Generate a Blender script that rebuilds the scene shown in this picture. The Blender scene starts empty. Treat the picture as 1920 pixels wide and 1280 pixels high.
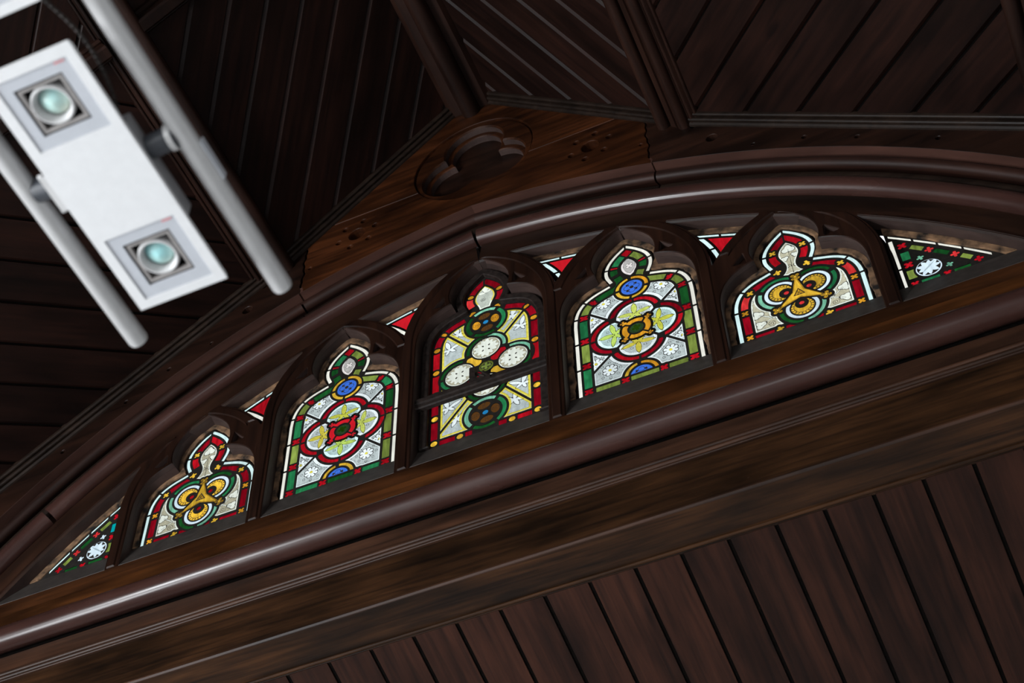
import bpy, bmesh, math, random
import numpy as np
from mathutils import Vector, Matrix

random.seed(7)
SC = bpy.context.scene
COL = SC.collection
# Frame: x along the window wall (0 = middle of the window), y into the wall (0 = glass plane),
# z up from the bottom of the glass; Z0 lifts it all so that the floor of the hall is at 0.
Z0 = 7.85

# ------------------------------------------------------------------ camera
PITCH, ROLL, YAW = math.radians(51.965), math.radians(-1.464), math.radians(-22.242)
CAM = Vector((2.205, -5.0, -6.245 + Z0))
h = Vector((math.sin(YAW), math.cos(YAW), 0)); r0 = Vector((math.cos(YAW), -math.sin(YAW), 0)); zz = Vector((0, 0, 1))
fw = math.cos(PITCH) * h + math.sin(PITCH) * zz
u0 = -math.sin(PITCH) * h + math.cos(PITCH) * zz
right = math.cos(ROLL) * r0 + math.sin(ROLL) * u0
upv = -math.sin(ROLL) * r0 + math.cos(ROLL) * u0
cd = bpy.data.cameras.new('camera'); cam = bpy.data.objects.new('camera', cd); COL.objects.link(cam)
cam.matrix_world = Matrix(((right.x, upv.x, -fw.x, CAM.x), (right.y, upv.y, -fw.y, CAM.y), (right.z, upv.z, -fw.z, CAM.z), (0, 0, 0, 1)))
cd.sensor_width = 36.0; cd.lens = 3017.36 / 1920 * 36.0
cd.clip_start = 0.05; cd.clip_end = 200
cd.dof.use_dof = True
cd.dof.focus_distance = (Vector((0.2, 0, 0.6 + Z0)) - CAM).dot(fw)
cd.dof.aperture_fstop = 3.2
SC.camera = cam

# ------------------------------------------------------------------ sky, daylight from the hall's side windows, added rear fill, exposure
W = bpy.data.worlds.new('overcast_sky'); SC.world = W; W.use_nodes = True
bg = W.node_tree.nodes['Background']; bg.inputs[0].default_value = (0.93, 0.98, 1.0, 1); bg.inputs[1].default_value = 1.12

def area(name, loc, target, sx, sy, energy, col):
    ld = bpy.data.lights.new(name, 'AREA'); ld.shape = 'RECTANGLE'; ld.size = sx; ld.size_y = sy
    ld.energy = energy; ld.color = col
    o = bpy.data.objects.new(name, ld); COL.objects.link(o)
    o.location = Vector(loc) + Vector((0, 0, Z0))
    d = (Vector(target) - Vector(loc)).normalized()
    o.rotation_euler = d.to_track_quat('-Z', 'Y').to_euler()
    return o
area('side_window_daylight', (-6.5, -5.0, -6.0), (-1.0, -3.5, -3.0), 1.8, 2.4, 480, (0.94, 0.97, 1.0))
area('far_side_window_daylight', (-6.5, -8.6, -5.4), (-0.5, -1.5, -1.5), 0.85, 2.0, 680, (0.94, 0.97, 1.0))
area('rear_fill', (0.5, -9.2, -5.4), (0.3, 0, 0), 3.0, 2.4, 95, (0.95, 0.97, 1.0))  # added general fill from behind the camera, not an actual window

SC.view_settings.view_transform = 'Standard'
SC.view_settings.look = 'None'
SC.view_settings.exposure = 0.0
SC.view_settings.gamma = 1.0
SC.view_settings.use_curve_mapping = False
SC.cycles.use_denoising = True
SC.cycles.use_adaptive_sampling = True
SC.cycles.adaptive_threshold = 0.025
SC.cycles.max_bounces = 5
SC.cycles.diffuse_bounces = 3
SC.cycles.glossy_bounces = 2
SC.cycles.transparent_max_bounces = 12
SC.cycles.caustics_reflective = False
SC.cycles.caustics_refractive = False
SC.cycles.sample_clamp_indirect = 4.0

# ------------------------------------------------------------------ materials
MATS = {}
def nodes(name):
    m = bpy.data.materials.new(name); m.use_nodes = True
    nt = m.node_tree; nt.nodes.clear()
    out = nt.nodes.new('ShaderNodeOutputMaterial')
    MATS[name] = m
    return m, nt, out
def wood(name, dark, light, axis='X', rough=0.42, spec=0.45, grain=9.0, bump=0.12, patch=0.55, coat=0.0, knots=0.8):
    """stained, varnished boards: streaks along one axis, broad uneven stain, knots' darker clouds"""
    m, nt, out = nodes(name)
    N, L = nt.nodes.new, nt.links.new
    tc = N('ShaderNodeTexCoord'); oi = N('ShaderNodeObjectInfo')
    mul = N('ShaderNodeVectorMath'); mul.operation = 'SCALE'
    cb = N('ShaderNodeCombineXYZ')
    for i in range(3): L(oi.outputs['Random'], cb.inputs[i])
    L(cb.outputs[0], mul.inputs[0]); mul.inputs['Scale'].default_value = 61.0
    add = N('ShaderNodeVectorMath'); add.operation = 'ADD'
    L(tc.outputs['UV' if axis == 'UV' else 'Object'], add.inputs[0]); L(mul.outputs[0], add.inputs[1])
    mp = N('ShaderNodeMapping'); s = {'X': (0.5, grain, grain), 'UV': (0.5, grain, grain), 'Y': (grain, 0.5, grain), 'Z': (grain, grain, 0.5)}[axis]
    mp.inputs['Scale'].default_value = s
    L(add.outputs[0], mp.inputs['Vector'])
    n1 = N('ShaderNodeTexNoise'); n1.inputs['Scale'].default_value = 3.2; n1.inputs['Detail'].default_value = 7; n1.inputs['Roughness'].default_value = 0.62; n1.inputs['Distortion'].default_value = 0.5
    L(mp.outputs[0], n1.inputs['Vector'])
    mp2 = N('ShaderNodeMapping'); mp2.inputs['Scale'].default_value = tuple(1.1 if v < 1 else 3.6 for v in s)
    L(add.outputs[0], mp2.inputs['Vector'])
    n2 = N('ShaderNodeTexNoise'); n2.inputs['Scale'].default_value = 1.5; n2.inputs['Detail'].default_value = 4
    L(mp2.outputs[0], n2.inputs['Vector'])
    cr = N('ShaderNodeValToRGB'); cr.color_ramp.elements[0].position = 0.30; cr.color_ramp.elements[1].position = 0.74
    cr.color_ramp.elements[0].color = (*dark, 1); cr.color_ramp.elements[1].color = (*light, 1)
    L(n1.outputs['Fac'], cr.inputs[0])
    cr2 = N('ShaderNodeValToRGB'); cr2.color_ramp.elements[0].position = 0.32; cr2.color_ramp.elements[1].position = 0.66
    v = 1 - patch; cr2.color_ramp.elements[0].color = (v, v, v, 1); cr2.color_ramp.elements[1].color = (1.25, 1.2, 1.15, 1)
    L(n2.outputs['Fac'], cr2.inputs[0])
    mx = N('ShaderNodeMix'); mx.data_type = 'RGBA'; mx.blend_type = 'MULTIPLY'; mx.inputs[0].default_value = 1.0
    L(cr.outputs[0], mx.inputs[6]); L(cr2.outputs[0], mx.inputs[7])
    vo = N('ShaderNodeTexVoronoi'); vo.inputs['Scale'].default_value = 0.75; L(mp2.outputs[0], vo.inputs['Vector'])
    crk = N('ShaderNodeValToRGB'); crk.color_ramp.elements[0].position = 0.035; crk.color_ramp.elements[1].position = 0.085
    crk.color_ramp.elements[0].color = (0.22, 0.2, 0.2, 1); crk.color_ramp.elements[1].color = (1, 1, 1, 1); L(vo.outputs['Distance'], crk.inputs[0])
    mk = N('ShaderNodeMix'); mk.data_type = 'RGBA'; mk.blend_type = 'MULTIPLY'; mk.inputs[0].default_value = knots
    L(mx.outputs[2], mk.inputs[6]); L(crk.outputs[0], mk.inputs[7]); mx = mk
    # each board takes the stain a little differently
    hs = N('ShaderNodeHueSaturation'); mr = N('ShaderNodeMapRange'); mr.inputs[3].default_value = 0.82; mr.inputs[4].default_value = 1.2
    L(oi.outputs['Random'], mr.inputs[0]); L(mr.outputs[0], hs.inputs['Value']); L(mx.outputs[2], hs.inputs['Color'])
    p = N('ShaderNodeBsdfPrincipled'); L(hs.outputs[0], p.inputs['Base Color'])
    mr2 = N('ShaderNodeMapRange'); mr2.inputs[3].default_value = max(0.05, rough - 0.1); mr2.inputs[4].default_value = rough + 0.14
    L(n2.outputs['Fac'], mr2.inputs[0]); L(mr2.outputs[0], p.inputs['Roughness'])
    p.inputs['Specular IOR Level'].default_value = spec
    if coat: p.inputs['Coat Weight'].default_value = coat; p.inputs['Coat Roughness'].default_value = 0.22
    bp = N('ShaderNodeBump'); bp.inputs['Strength'].default_value = bump; bp.inputs['Distance'].default_value = 0.004
    L(n1.outputs['Fac'], bp.inputs['Height']); L(bp.outputs[0], p.inputs['Normal'])
    L(p.outputs[0], out.inputs[0])
    return m
def plain(name, col, rough=0.5, metal=0.0, spec=0.5, var=0.15, scale=30.0, bump=0.0, col2=None, emis=None):
    m, nt, out = nodes(name)
    N, L = nt.nodes.new, nt.links.new
    tc = N('ShaderNodeTexCoord'); n = N('ShaderNodeTexNoise'); n.inputs['Scale'].default_value = scale; n.inputs['Detail'].default_value = 5
    L(tc.outputs['Object'], n.inputs['Vector'])
    cr = N('ShaderNodeValToRGB'); cr.color_ramp.elements[0].position = 0.35; cr.color_ramp.elements[1].position = 0.68
    cr.color_ramp.elements[0].color = (*[c * (1 - var) for c in (col2 or col)], 1); cr.color_ramp.elements[1].color = (*[min(1, c * (1 + var)) for c in col], 1)
    L(n.outputs['Fac'], cr.inputs[0])
    p = N('ShaderNodeBsdfPrincipled'); L(cr.outputs[0], p.inputs['Base Color'])
    p.inputs['Roughness'].default_value = rough; p.inputs['Metallic'].default_value = metal; p.inputs['Specular IOR Level'].default_value = spec
    if bump:
        bp = N('ShaderNodeBump'); bp.inputs['Strength'].default_value = bump; bp.inputs['Distance'].default_value = 0.005
        L(n.outputs['Fac'], bp.inputs['Height']); L(bp.outputs[0], p.inputs['Normal'])
    if emis:
        p.inputs['Emission Color'].default_value = (*emis[0], 1); p.inputs['Emission Strength'].default_value = emis[1]
    L(p.outputs[0], out.inputs[0])
    return m
def glass(name, col, var=0.35, scale=14.0, stretch=(1, 1, 1), faces=2):
    """pot-metal glass: what passes through is tinted, with streaks and seeds; a weak surface gloss"""
    m, nt, out = nodes(name)
    N, L = nt.nodes.new, nt.links.new
    t = [max(c, 0.0008) ** (1.0 / faces) for c in col]
    tc = N('ShaderNodeTexCoord'); oi = N('ShaderNodeObjectInfo'); mp = N('ShaderNodeMapping'); mp.inputs['Scale'].default_value = stretch
    L(tc.outputs['Object'], mp.inputs['Vector'])
    n = N('ShaderNodeTexNoise'); n.inputs['Scale'].default_value = scale; n.inputs['Detail'].default_value = 5; n.inputs['Distortion'].default_value = 0.4
    L(mp.outputs[0], n.inputs['Vector'])
    mr = N('ShaderNodeMapRange'); mr.inputs[1].default_value = 0.3; mr.inputs[2].default_value = 0.7
    mr.inputs[3].default_value = (1 - var) ** (1.0 / faces); mr.inputs[4].default_value = (1 + var * 0.5) ** (1.0 / faces)
    L(n.outputs['Fac'], mr.inputs[0])
    mr2 = N('ShaderNodeMapRange'); mr2.inputs[3].default_value = (1 - var * 0.8) ** (1.0 / faces); mr2.inputs[4].default_value = (1 + var * 0.4) ** (1.0 / faces)
    L(oi.outputs['Random'], mr2.inputs[0])
    mm = N('ShaderNodeMath'); mm.operation = 'MULTIPLY'; L(mr.outputs[0], mm.inputs[0]); L(mr2.outputs[0], mm.inputs[1])
    sc = N('ShaderNodeVectorMath'); sc.operation = 'SCALE'; sc.inputs[0].default_value = t
    L(mm.outputs[0], sc.inputs['Scale'])
    tr = N('ShaderNodeBsdfTransparent'); L(sc.outputs[0], tr.inputs[0])
    gl = N('ShaderNodeBsdfGlossy'); gl.inputs['Roughness'].default_value = 0.25; gl.inputs[0].default_value = (0.5, 0.5, 0.5, 1)
    mix = N('ShaderNodeMixShader'); mix.inputs[0].default_value = 0.02
    L(tr.outputs[0], mix.inputs[1]); L(gl.outputs[0], mix.inputs[2]); L(mix.outputs[0], out.inputs[0])
    return m

WD = ((0.014, 0.0065, 0.0042), (0.042, 0.019, 0.0105))          # dark-stained pine
wood('ceiling_wood', (0.0062, 0.0023, 0.0016), (0.0200, 0.0068, 0.0042), 'X', 0.52, 0.15, patch=0.5)
wood('plank_wood', (0.0120, 0.0044, 0.0027), (0.0440, 0.0152, 0.0084), 'X', 0.52, 0.16, patch=0.55, bump=0.2)
wood('beam_wood', (0.0085, 0.0038, 0.0019), (0.0620, 0.0260, 0.0095), 'X', 0.52, 0.14, patch=0.75, bump=0.2)
wood('beam_wood_y', (0.0085, 0.0034, 0.0022), (0.0240, 0.0095, 0.0060), 'Y', 0.45, 0.22)
wood('spandrel_wood', (0.0140, 0.0042, 0.0015), (0.0740, 0.0218, 0.0064), 'X', 0.45, 0.20, grain=7, patch=0.75)
wood('spandrel_dark', (0.0080, 0.0036, 0.0024), (0.0280, 0.0105, 0.0058), 'X', 0.45, 0.22, grain=7, patch=0.6)
wood('tracery_wood', (0.0085, 0.0035, 0.0022), (0.0255, 0.0094, 0.0050), 'Z', 0.44, 0.20, patch=0.4)
wood('sill_wood', (0.0260, 0.0085, 0.0024), (0.1050, 0.0350, 0.0085), 'X', 0.42, 0.22, grain=7, patch=0.7)
wood('sill_dark', (0.0170, 0.0062, 0.0022), (0.0640, 0.0215, 0.0062), 'X', 0.42, 0.22, grain=7, patch=0.7)
wood('bead_wood', (0.0190, 0.0082, 0.0046), (0.0720, 0.0310, 0.0165), 'X', 0.44, 0.28, patch=0.6)
wood('roll_paint', (0.0400, 0.0172, 0.0140), (0.0600, 0.0270, 0.0220), 'UV', 0.23, 0.34, grain=5, patch=0.2, bump=0.09, knots=0.0)
wood('hood_paint', (0.0140, 0.0064, 0.0048), (0.0400, 0.0150, 0.0098), 'UV', 0.50, 0.22, grain=5, patch=0.4, bump=0.06, knots=0.0)
wood('band_wood', (0.0100, 0.0045, 0.0028), (0.0300, 0.0120, 0.0062), 'UV', 0.45, 0.22, grain=5, patch=0.5)
wood('fillet_paint', (0.0440, 0.0195, 0.0145), (0.0680, 0.0310, 0.0235), 'UV', 0.45, 0.3, grain=5, patch=0.25, bump=0.05, knots=0.0)
wood('reveal_lit', (0.0450, 0.0290, 0.0260), (0.0720, 0.0480, 0.0430), 'X', 0.5, 0.25, grain=4, patch=0.3, bump=0.05, knots=0.0)  # lighter colour stands in for bounced light on soffits and reveals
wood('trim_wood', (0.0100, 0.0060, 0.0044), (0.0270, 0.0165, 0.0118), 'X', 0.45, 0.2, patch=0.4)
plain('dark_board', (0.0025, 0.0018, 0.0015), 0.9, spec=0.05, var=0.3)
plain('lead', (0.016, 0.014, 0.012), 0.6, spec=0.3, var=0.35, scale=60, bump=0.2)
plain('putty', (0.20, 0.112, 0.058), 0.9, var=0.5, scale=16, bump=0.6, col2=(0.014, 0.008, 0.005))
plain('sill_paint', (0.046, 0.038, 0.034), 0.6, spec=0.3, var=0.25, scale=20)
plain('casement_iron', (0.018, 0.012, 0.010), 0.65, spec=0.25, var=0.5, scale=40, bump=0.5)
plain('plaster', (0.72, 0.72, 0.72), 0.9, var=0.06, scale=3)
plain('floor_stone', (0.74, 0.74, 0.74), 0.7, var=0.1, scale=2)
plain('lamp_white', (0.82, 0.83, 0.84), 0.5, var=0.02)
plain('lamp_grey', (0.55, 0.575, 0.62), 0.5, var=0.02)
plain('lamp_silver', (0.64, 0.64, 0.64), 0.30, metal=0.2, spec=0.7, var=0.03)
plain('lamp_gear', (0.30, 0.30, 0.31), 0.5, var=0.05)
plain('lamp_dark', (0.045, 0.05, 0.06), 0.4, var=0.1)
plain('lamp_recess', (0.02, 0.018, 0.018), 0.5, var=0.3)
plain('lamp_rim', (0.60, 0.60, 0.60), 0.4, var=0.04)
plain('lamp_bezel', (0.34, 0.32, 0.31), 0.45, var=0.06)
plain('lamp_lens', (0.35, 0.72, 0.74), 0.25, var=0.1, scale=10, col2=(0.75, 0.85, 0.72))
plain('cable', (0.03, 0.025, 0.022), 0.6)
plain('print_red', (0.75, 0.30, 0.32), 0.6)
GL = {
 'white': (0.72, 0.92, 0.91), 'cream': (0.90, 0.86, 0.76), 'red': (0.30, 0.003, 0.012), 'ruby': (0.48, 0.006, 0.014), 'rose': (0.78, 0.040, 0.042), 'scarlet': (0.64, 0.012, 0.022),
 'green': (0.010, 0.085, 0.018), 'emerald': (0.020, 0.20, 0.070), 'mint': (0.22, 0.56, 0.38), 'olive': (0.22, 0.29, 0.055), 'gold': (0.86, 0.50, 0.045),
 'amber': (0.74, 0.32, 0.022), 'brown': (0.10, 0.040, 0.010), 'blue': (0.050, 0.17, 0.72), 'azure': (0.02, 0.22, 0.50), 'teal': (0.0, 0.33, 0.36), 'quarry': (0.86, 0.92, 0.93),
 'leaf': (0.86, 0.88, 0.78), 'blush': (0.86, 0.78, 0.76), 'moss': (0.020, 0.060, 0.015), 'ice': (0.72, 0.84, 0.93),
}
for k, c in GL.items(): glass('glass_' + k, c, 0.42 if k in ('red', 'ruby', 'rose', 'green', 'emerald', 'olive', 'mint', 'gold', 'amber') else 0.16, stretch=(3, 3, 0.8))
glass('stain_yellow', (1.0, 0.80, 0.10), 0.22, 40, faces=1)
glass('stain_lime', (0.82, 0.86, 0.17), 0.22, 40, faces=1)
glass('wash_grey', (0.60, 0.62, 0.61), 0.16, 60, faces=1)
glass('wash_brown', (0.66, 0.60, 0.49), 0.18, 90, faces=1)
plain('trace_line', (0.020, 0.014, 0.010), 0.8)

# ------------------------------------------------------------------ object helpers
def mobj(name, verts, faces, mat, parent=None, uvs=None, smooth=False):
    me = bpy.data.meshes.new(name); me.from_pydata([tuple(v) for v in verts], [], [tuple(f) for f in faces])
    if uvs is not None:
        ul = me.uv_layers.new(name='UVMap')
        for l in me.loops: ul.data[l.index].uv = uvs[l.vertex_index]
    if smooth is True: me.polygons.foreach_set('use_smooth', [True] * len(me.polygons))
    me.materials.append(MATS[mat]); me.update()
    bm = bmesh.new(); bm.from_mesh(me); bmesh.ops.recalc_face_normals(bm, faces=bm.faces)
    if smooth == 'auto':
        for f in bm.faces: f.smooth = True
        for e in bm.edges:
            if len(e.link_faces) == 2 and e.link_faces[0].normal.angle(e.link_faces[1].normal, 0) > 0.62: e.smooth = False
    bm.to_mesh(me); bm.free()
    o = bpy.data.objects.new(name, me); COL.objects.link(o)
    if parent: o.parent = parent
    else: o.location = (0, 0, Z0)
    return o
def empty(name, loc=(0, 0, 0)):
    o = bpy.data.objects.new(name, None); COL.objects.link(o); o.empty_display_size = 0.1
    o.location = (loc[0], loc[1], loc[2] + Z0)
    return o
def tag(o, label, cat, group=None, kind=None):
    o['label'] = label; o['category'] = cat
    if group: o['group'] = group
    if kind: o['kind'] = kind
    return o
def box(x0, x1, y0, y1, z0, z1):
    v = [(x, y, z) for x in (x0, x1) for y in (y0, y1) for z in (z0, z1)]
    return v, [(0, 1, 3, 2), (4, 6, 7, 5), (0, 4, 5, 1), (2, 3, 7, 6), (0, 2, 6, 4), (1, 5, 7, 3)]
def merge(*parts):
    V, F = [], []
    for v, f in parts:
        n = len(V); V += list(v); F += [tuple(i + n for i in q) for q in f]
    return V, F
def prism(profile, axis, a, b):
    """closed 2D profile swept straight along x (profile = y,z) or y (profile = x,z)"""
    n = len(profile)
    if axis == 'X': V = [(a, p, q) for p, q in profile] + [(b, p, q) for p, q in profile]
    else: V = [(p, a, q) for p, q in profile] + [(p, b, q) for p, q in profile]
    F = [tuple(range(n)), tuple(range(2 * n - 1, n - 1, -1))] + [(i, (i + 1) % n, (i + 1) % n + n, i + n) for i in range(n)]
    s = [0.0]
    for i in range(n): s.append(s[-1] + math.dist(profile[i], profile[(i + 1) % n]))
    U = [(a, s[i]) for i in range(n)] + [(b, s[i]) for i in range(n)]
    return V, F, U
def arc(cx, cy, r, a0, a1, n):
    return [(cx + r * math.cos(math.radians(a0 + (a1 - a0) * i / n)), cy + r * math.sin(math.radians(a0 + (a1 - a0) * i / n))) for i in range(n + 1)]
def cyl(p0, p1, r, n=20, r2=None, cap=0.0):
    """tube with domed or bevelled ends"""
    p0, p1 = Vector(p0), Vector(p1); d = (p1 - p0).normalized()
    a = d.orthogonal().normalized(); b = d.cross(a); r2 = r if r2 is None else r2
    rings = [(p0, r), (p1, r2)] if not cap else [(p0 - d * 0, r * 0.55), (p0 + d * cap * 0.3, r * 0.88), (p0 + d * cap, r), (p1 - d * cap, r2), (p1 - d * cap * 0.3, r2 * 0.88), (p1, r2 * 0.55)]
    V, F = [], []
    for c, q in rings:
        V += [c + (a * math.cos(2 * math.pi * i / n) + b * math.sin(2 * math.pi * i / n)) * q for i in range(n)]
    for k in range(len(rings) - 1):
        F += [(k * n + i, k * n + (i + 1) % n, (k + 1) * n + (i + 1) % n, (k + 1) * n + i) for i in range(n)]
    F += [tuple(range(n)), tuple(range((len(rings) - 1) * n, len(rings) * n))]
    return V, F

# ------------------------------------------------------------------ outlines from distance fields
class Grid:
    def __init__(s, x0, x1, z0, z1, step):
        s.x = np.arange(x0, x1 + step, step); s.z = np.arange(z0, z1 + step, step); s.h = step
        s.X, s.Z = np.meshgrid(s.x, s.z, indexing='ij')
SEG = {1: [(3, 0)], 2: [(0, 1)], 3: [(3, 1)], 4: [(1, 2)], 5: [(3, 2), (1, 0)], 6: [(0, 2)], 7: [(3, 2)], 8: [(2, 3)], 9: [(2, 0)], 10: [(0, 3), (2, 1)], 11: [(2, 1)], 12: [(1, 3)], 13: [(1, 0)], 14: [(0, 3)]}
def contours(F, g, tol=0.0006, amin=4e-5):
    F = F.copy(); F[0, :] = F[-1, :] = 1.0; F[:, 0] = F[:, -1] = 1.0
    F[np.abs(F) < 1e-9] = 1e-9
    I = (F < 0)
    case = I[:-1, :-1] * 1 + I[1:, :-1] * 2 + I[1:, 1:] * 4 + I[:-1, 1:] * 8
    cells = np.argwhere((case > 0) & (case < 15))
    if len(cells) == 0: return []
    nxt = {}; pts = {}
    for i, j in cells:
        i = int(i); j = int(j)
        ids = ((i, j, 0), (i + 1, j, 1), (i, j + 1, 0), (i, j, 1))
        for a, b in SEG[int(case[i, j])]: nxt[ids[b]] = ids[a]
    def pt(e):
        i, j, k = e
        a = F[i, j]; b = F[i + 1, j] if k == 0 else F[i, j + 1]
        t = a / (a - b)
        return (g.x[i] + t * g.h, g.z[j]) if k == 0 else (g.x[i], g.z[j] + t * g.h)
    loops = []
    while nxt:
        e0 = next(iter(nxt)); e = e0; L = []
        while e in nxt:
            L.append(pt(e)); e = nxt.pop(e)
        P = np.array(L)
        if len(P) < 4: continue
        A = 0.5 * np.sum(P[:, 0] * np.roll(P[:, 1], -1) - np.roll(P[:, 0], -1) * P[:, 1])
        if abs(A) < amin: continue
        S = simplify(P, tol)
        if len(S) >= 3: loops.append((A, S))
    return loops
def simplify(P, tol):
    n = len(P); a = 0; b = int(np.argmax(np.hypot(*(P - P[0]).T)))
    keep = {a, b}; st = [(a, b), (b, n)]
    while st:
        i, j = st.pop()
        if j - i < 2: continue
        p, q = P[i], P[j % n]; d = q - p; l = math.hypot(*d)
        Q = P[i + 1:j]
        D = np.abs((Q[:, 0] - p[0]) * d[1] - (Q[:, 1] - p[1]) * d[0]) / l if l > 1e-9 else np.hypot(*(Q - p).T)
        k = int(np.argmax(D))
        if D[k] > tol: keep.add(i + 1 + k); st += [(i, i + 1 + k), (i + 1 + k, j)]
    return [tuple(P[k]) for k in sorted(keep)]
def fill(loops):
    """triangulate a region with holes; returns triangles indexing the concatenated loop points"""
    bm = bmesh.new(); k = 0; ed = []
    for L in loops:
        vs = []
        for p in L:
            v = bm.verts.new((p[0] * 10, p[1] * 10, 0)); v.index = k; k += 1; vs.append(v)
        for i in range(len(vs)): ed.append(bm.edges.new((vs[i], vs[(i + 1) % len(vs)])))
    r = bmesh.ops.triangle_fill(bm, use_beauty=True, use_dissolve=False, edges=ed, normal=(0, 0, 1))
    bm.verts.index_update()
    T = [tuple(v.index for v in f.verts) for f in bm.faces]
    bm.free()
    return T
def slab(loops, y0, y1, cham=0.0):
    """plate standing in the x-z plane, front at y0 (towards the hall), back at y1; front edges chamfered"""
    T = fill(loops)
    P = [p for L in loops for p in L]
    n = len(P); V = []; F = []
    if cham:
        for L in loops:
            m = len(L)
            for i in range(m):
                a, b, c = (np.array(L[(i + k) % m]) for k in (-1, 0, 1))
                n1 = np.array([-(b - a)[1], (b - a)[0]]); n2 = np.array([-(c - b)[1], (c - b)[0]])
                n1 /= np.hypot(*n1) + 1e-12; n2 /= np.hypot(*n2) + 1e-12
                s = n1 + n2; q = max(0.5, float(np.dot(s, s)) / 2) ; s = s / q if np.hypot(*s) > 1e-6 else n1
                f = b + s * cham
                V.append((f[0], y0, f[1]))
        V += [(p[0], y0 + cham, p[1]) for p in P]; V += [(p[0], y1, p[1]) for p in P]
        lay = [(0, n), (n, 2 * n)]; back = 2 * n
    else:
        V += [(p[0], y0, p[1]) for p in P]; V += [(p[0], y1, p[1]) for p in P]; lay = [(0, n)]; back = n
    F += [t for t in T] + [tuple(i + back for i in t) for t in T]
    k = 0
    for L in loops:
        m = len(L)
        for i in range(m):
            a, b = k + i, k + (i + 1) % m
            for s, t in lay: F.append((a + s, b + s, b + t, a + t))
        k += m
    return V, F
def sheet(loops, y):
    T = fill(loops); P = [p for L in loops for p in L]
    return [(p[0], y, p[1]) for p in P], T
def split_regions(loops):
    """group outer loops with the holes inside them"""
    outs = [L for A, L in loops if A > 0]; hol = [L for A, L in loops if A < 0]
    def inside(p, L):
        c = False; x, z = p
        for (x1, z1), (x2, z2) in zip(L, L[1:] + L[:1]):
            if (z1 > z) != (z2 > z) and x < (x2 - x1) * (z - z1) / (z2 - z1) + x1: c = not c
        return c
    return [[o] + [q for q in hol if inside(q[0], o)] for o in outs]
def sd_circle(g, c, r): return np.hypot(g.X - c[0], g.Z - c[1]) - r
def sd_box(g, x0, x1, z0, z1): return np.maximum(np.maximum(x0 - g.X, g.X - x1), np.maximum(z0 - g.Z, g.Z - z1))
def sd_seg(g, a, b, ra, rb=None):
    rb = ra if rb is None else rb
    dx, dz = b[0] - a[0], b[1] - a[1]
    t = np.clip(((g.X - a[0]) * dx + (g.Z - a[1]) * dz) / (dx * dx + dz * dz), 0, 1)
    return np.hypot(g.X - a[0] - t * dx, g.Z - a[1] - t * dz) - (ra + (rb - ra) * t)
def sd_petal(g, a, b, w):
    """pointed leaf from a to b, greatest width w"""
    ax, az = a; dx, dz = b[0] - ax, b[1] - az; L = math.hypot(dx, dz); ux, uz = dx / L, dz / L
    R = (L * L / 4 + w * w / 4) / w; o = R - w / 2
    mx, mz = (a[0] + b[0]) / 2, (a[1] + b[1]) / 2
    return np.maximum(np.hypot(g.X - mx + uz * o, g.Z - mz - ux * o), np.hypot(g.X - mx - uz * o, g.Z - mz + ux * o)) - R
def sd_poly(X, Z, pts):
    """distance to a polyline, and the arc length of the nearest point"""
    D = np.full(X.shape, 1e9); S = np.zeros(X.shape); s = 0
    for (ax, az), (bx, bz) in zip(pts[:-1], pts[1:]):
        dx, dz = bx - ax, bz - az; l = math.hypot(dx, dz)
        t = np.clip(((X - ax) * dx + (Z - az) * dz) / (l * l), 0, 1)
        d = np.hypot(X - ax - t * dx, Z - az - t * dz); k = d < D
        D[k] = d[k]; S[k] = (s + t * l)[k]; s += l
    return D, S
def inside_poly(X, Z, pts):
    C = np.zeros(X.shape, bool)
    for (ax, az), (bx, bz) in zip(pts, pts[1:] + pts[:1]):
        if az == bz: continue
        C ^= ((az > Z) != (bz > Z)) & (X < (bx - ax) * (Z - az) / (bz - az) + ax)
    return C

# ------------------------------------------------------------------ measures of the window wall
ACX, ACZ = -0.50, -3.0                 # centre of the right-hand arc (the left one is its mirror image)
R_SOFF = 4.440                         # soffit of the window arch
R_SPAN = 4.850                         # lower edge of the spandrel boards
PITCHX = 0.86                          # spacing of the lights
HEAD = {-2: -0.365, -1: 0.0, 0: 0.2, 1: 0.0, 2: -0.365}
SIDE = [(0.34, 0.0), (0.34, 0.58), (0.337, 0.63), (0.328, 0.68), (0.308, 0.73), (0.278, 0.77), (0.238, 0.80), (0.19, 0.823), (0.112, 0.85),
        (0.122, 0.875), (0.135, 0.91), (0.141, 0.95), (0.137, 0.99), (0.124, 1.03), (0.10, 1.07), (0.065, 1.11), (0.03, 1.142), (0.0, 1.165)]
def smooth_run(P, n=2):
    out = []
    for i in range(len(P) - 1):
        a, b, c, d = P[max(0, i - 1)], P[i], P[i + 1], P[min(len(P) - 1, i + 2)]
        for j in range(n):
            t = j / n
            out.append(tuple(0.5 * (2 * b[q] + (c[q] - a[q]) * t + (2 * a[q] - 5 * b[q] + 4 * c[q] - d[q]) * t * t + (3 * b[q] - a[q] - 3 * c[q] + d[q]) * t ** 3) for q in (0, 1)))
    return out + [P[-1]]
SIDE = SIDE[:1] + smooth_run(SIDE[1:9]) + smooth_run(SIDE[8:])[1:]
def side_pts(s): return [(x, z + s if i else 0.0) for i, (x, z) in enumerate(SIDE)]
def sd_arch(g, r): return np.hypot(np.abs(g.X) - ACX, g.Z - ACZ) - r
def roof_z(x):
    x = abs(x); return 3.12 - 0.925 * x if x < 1.335 else 3.12 - 0.925 * 1.335 - 0.72 * (x - 1.335)

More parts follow.
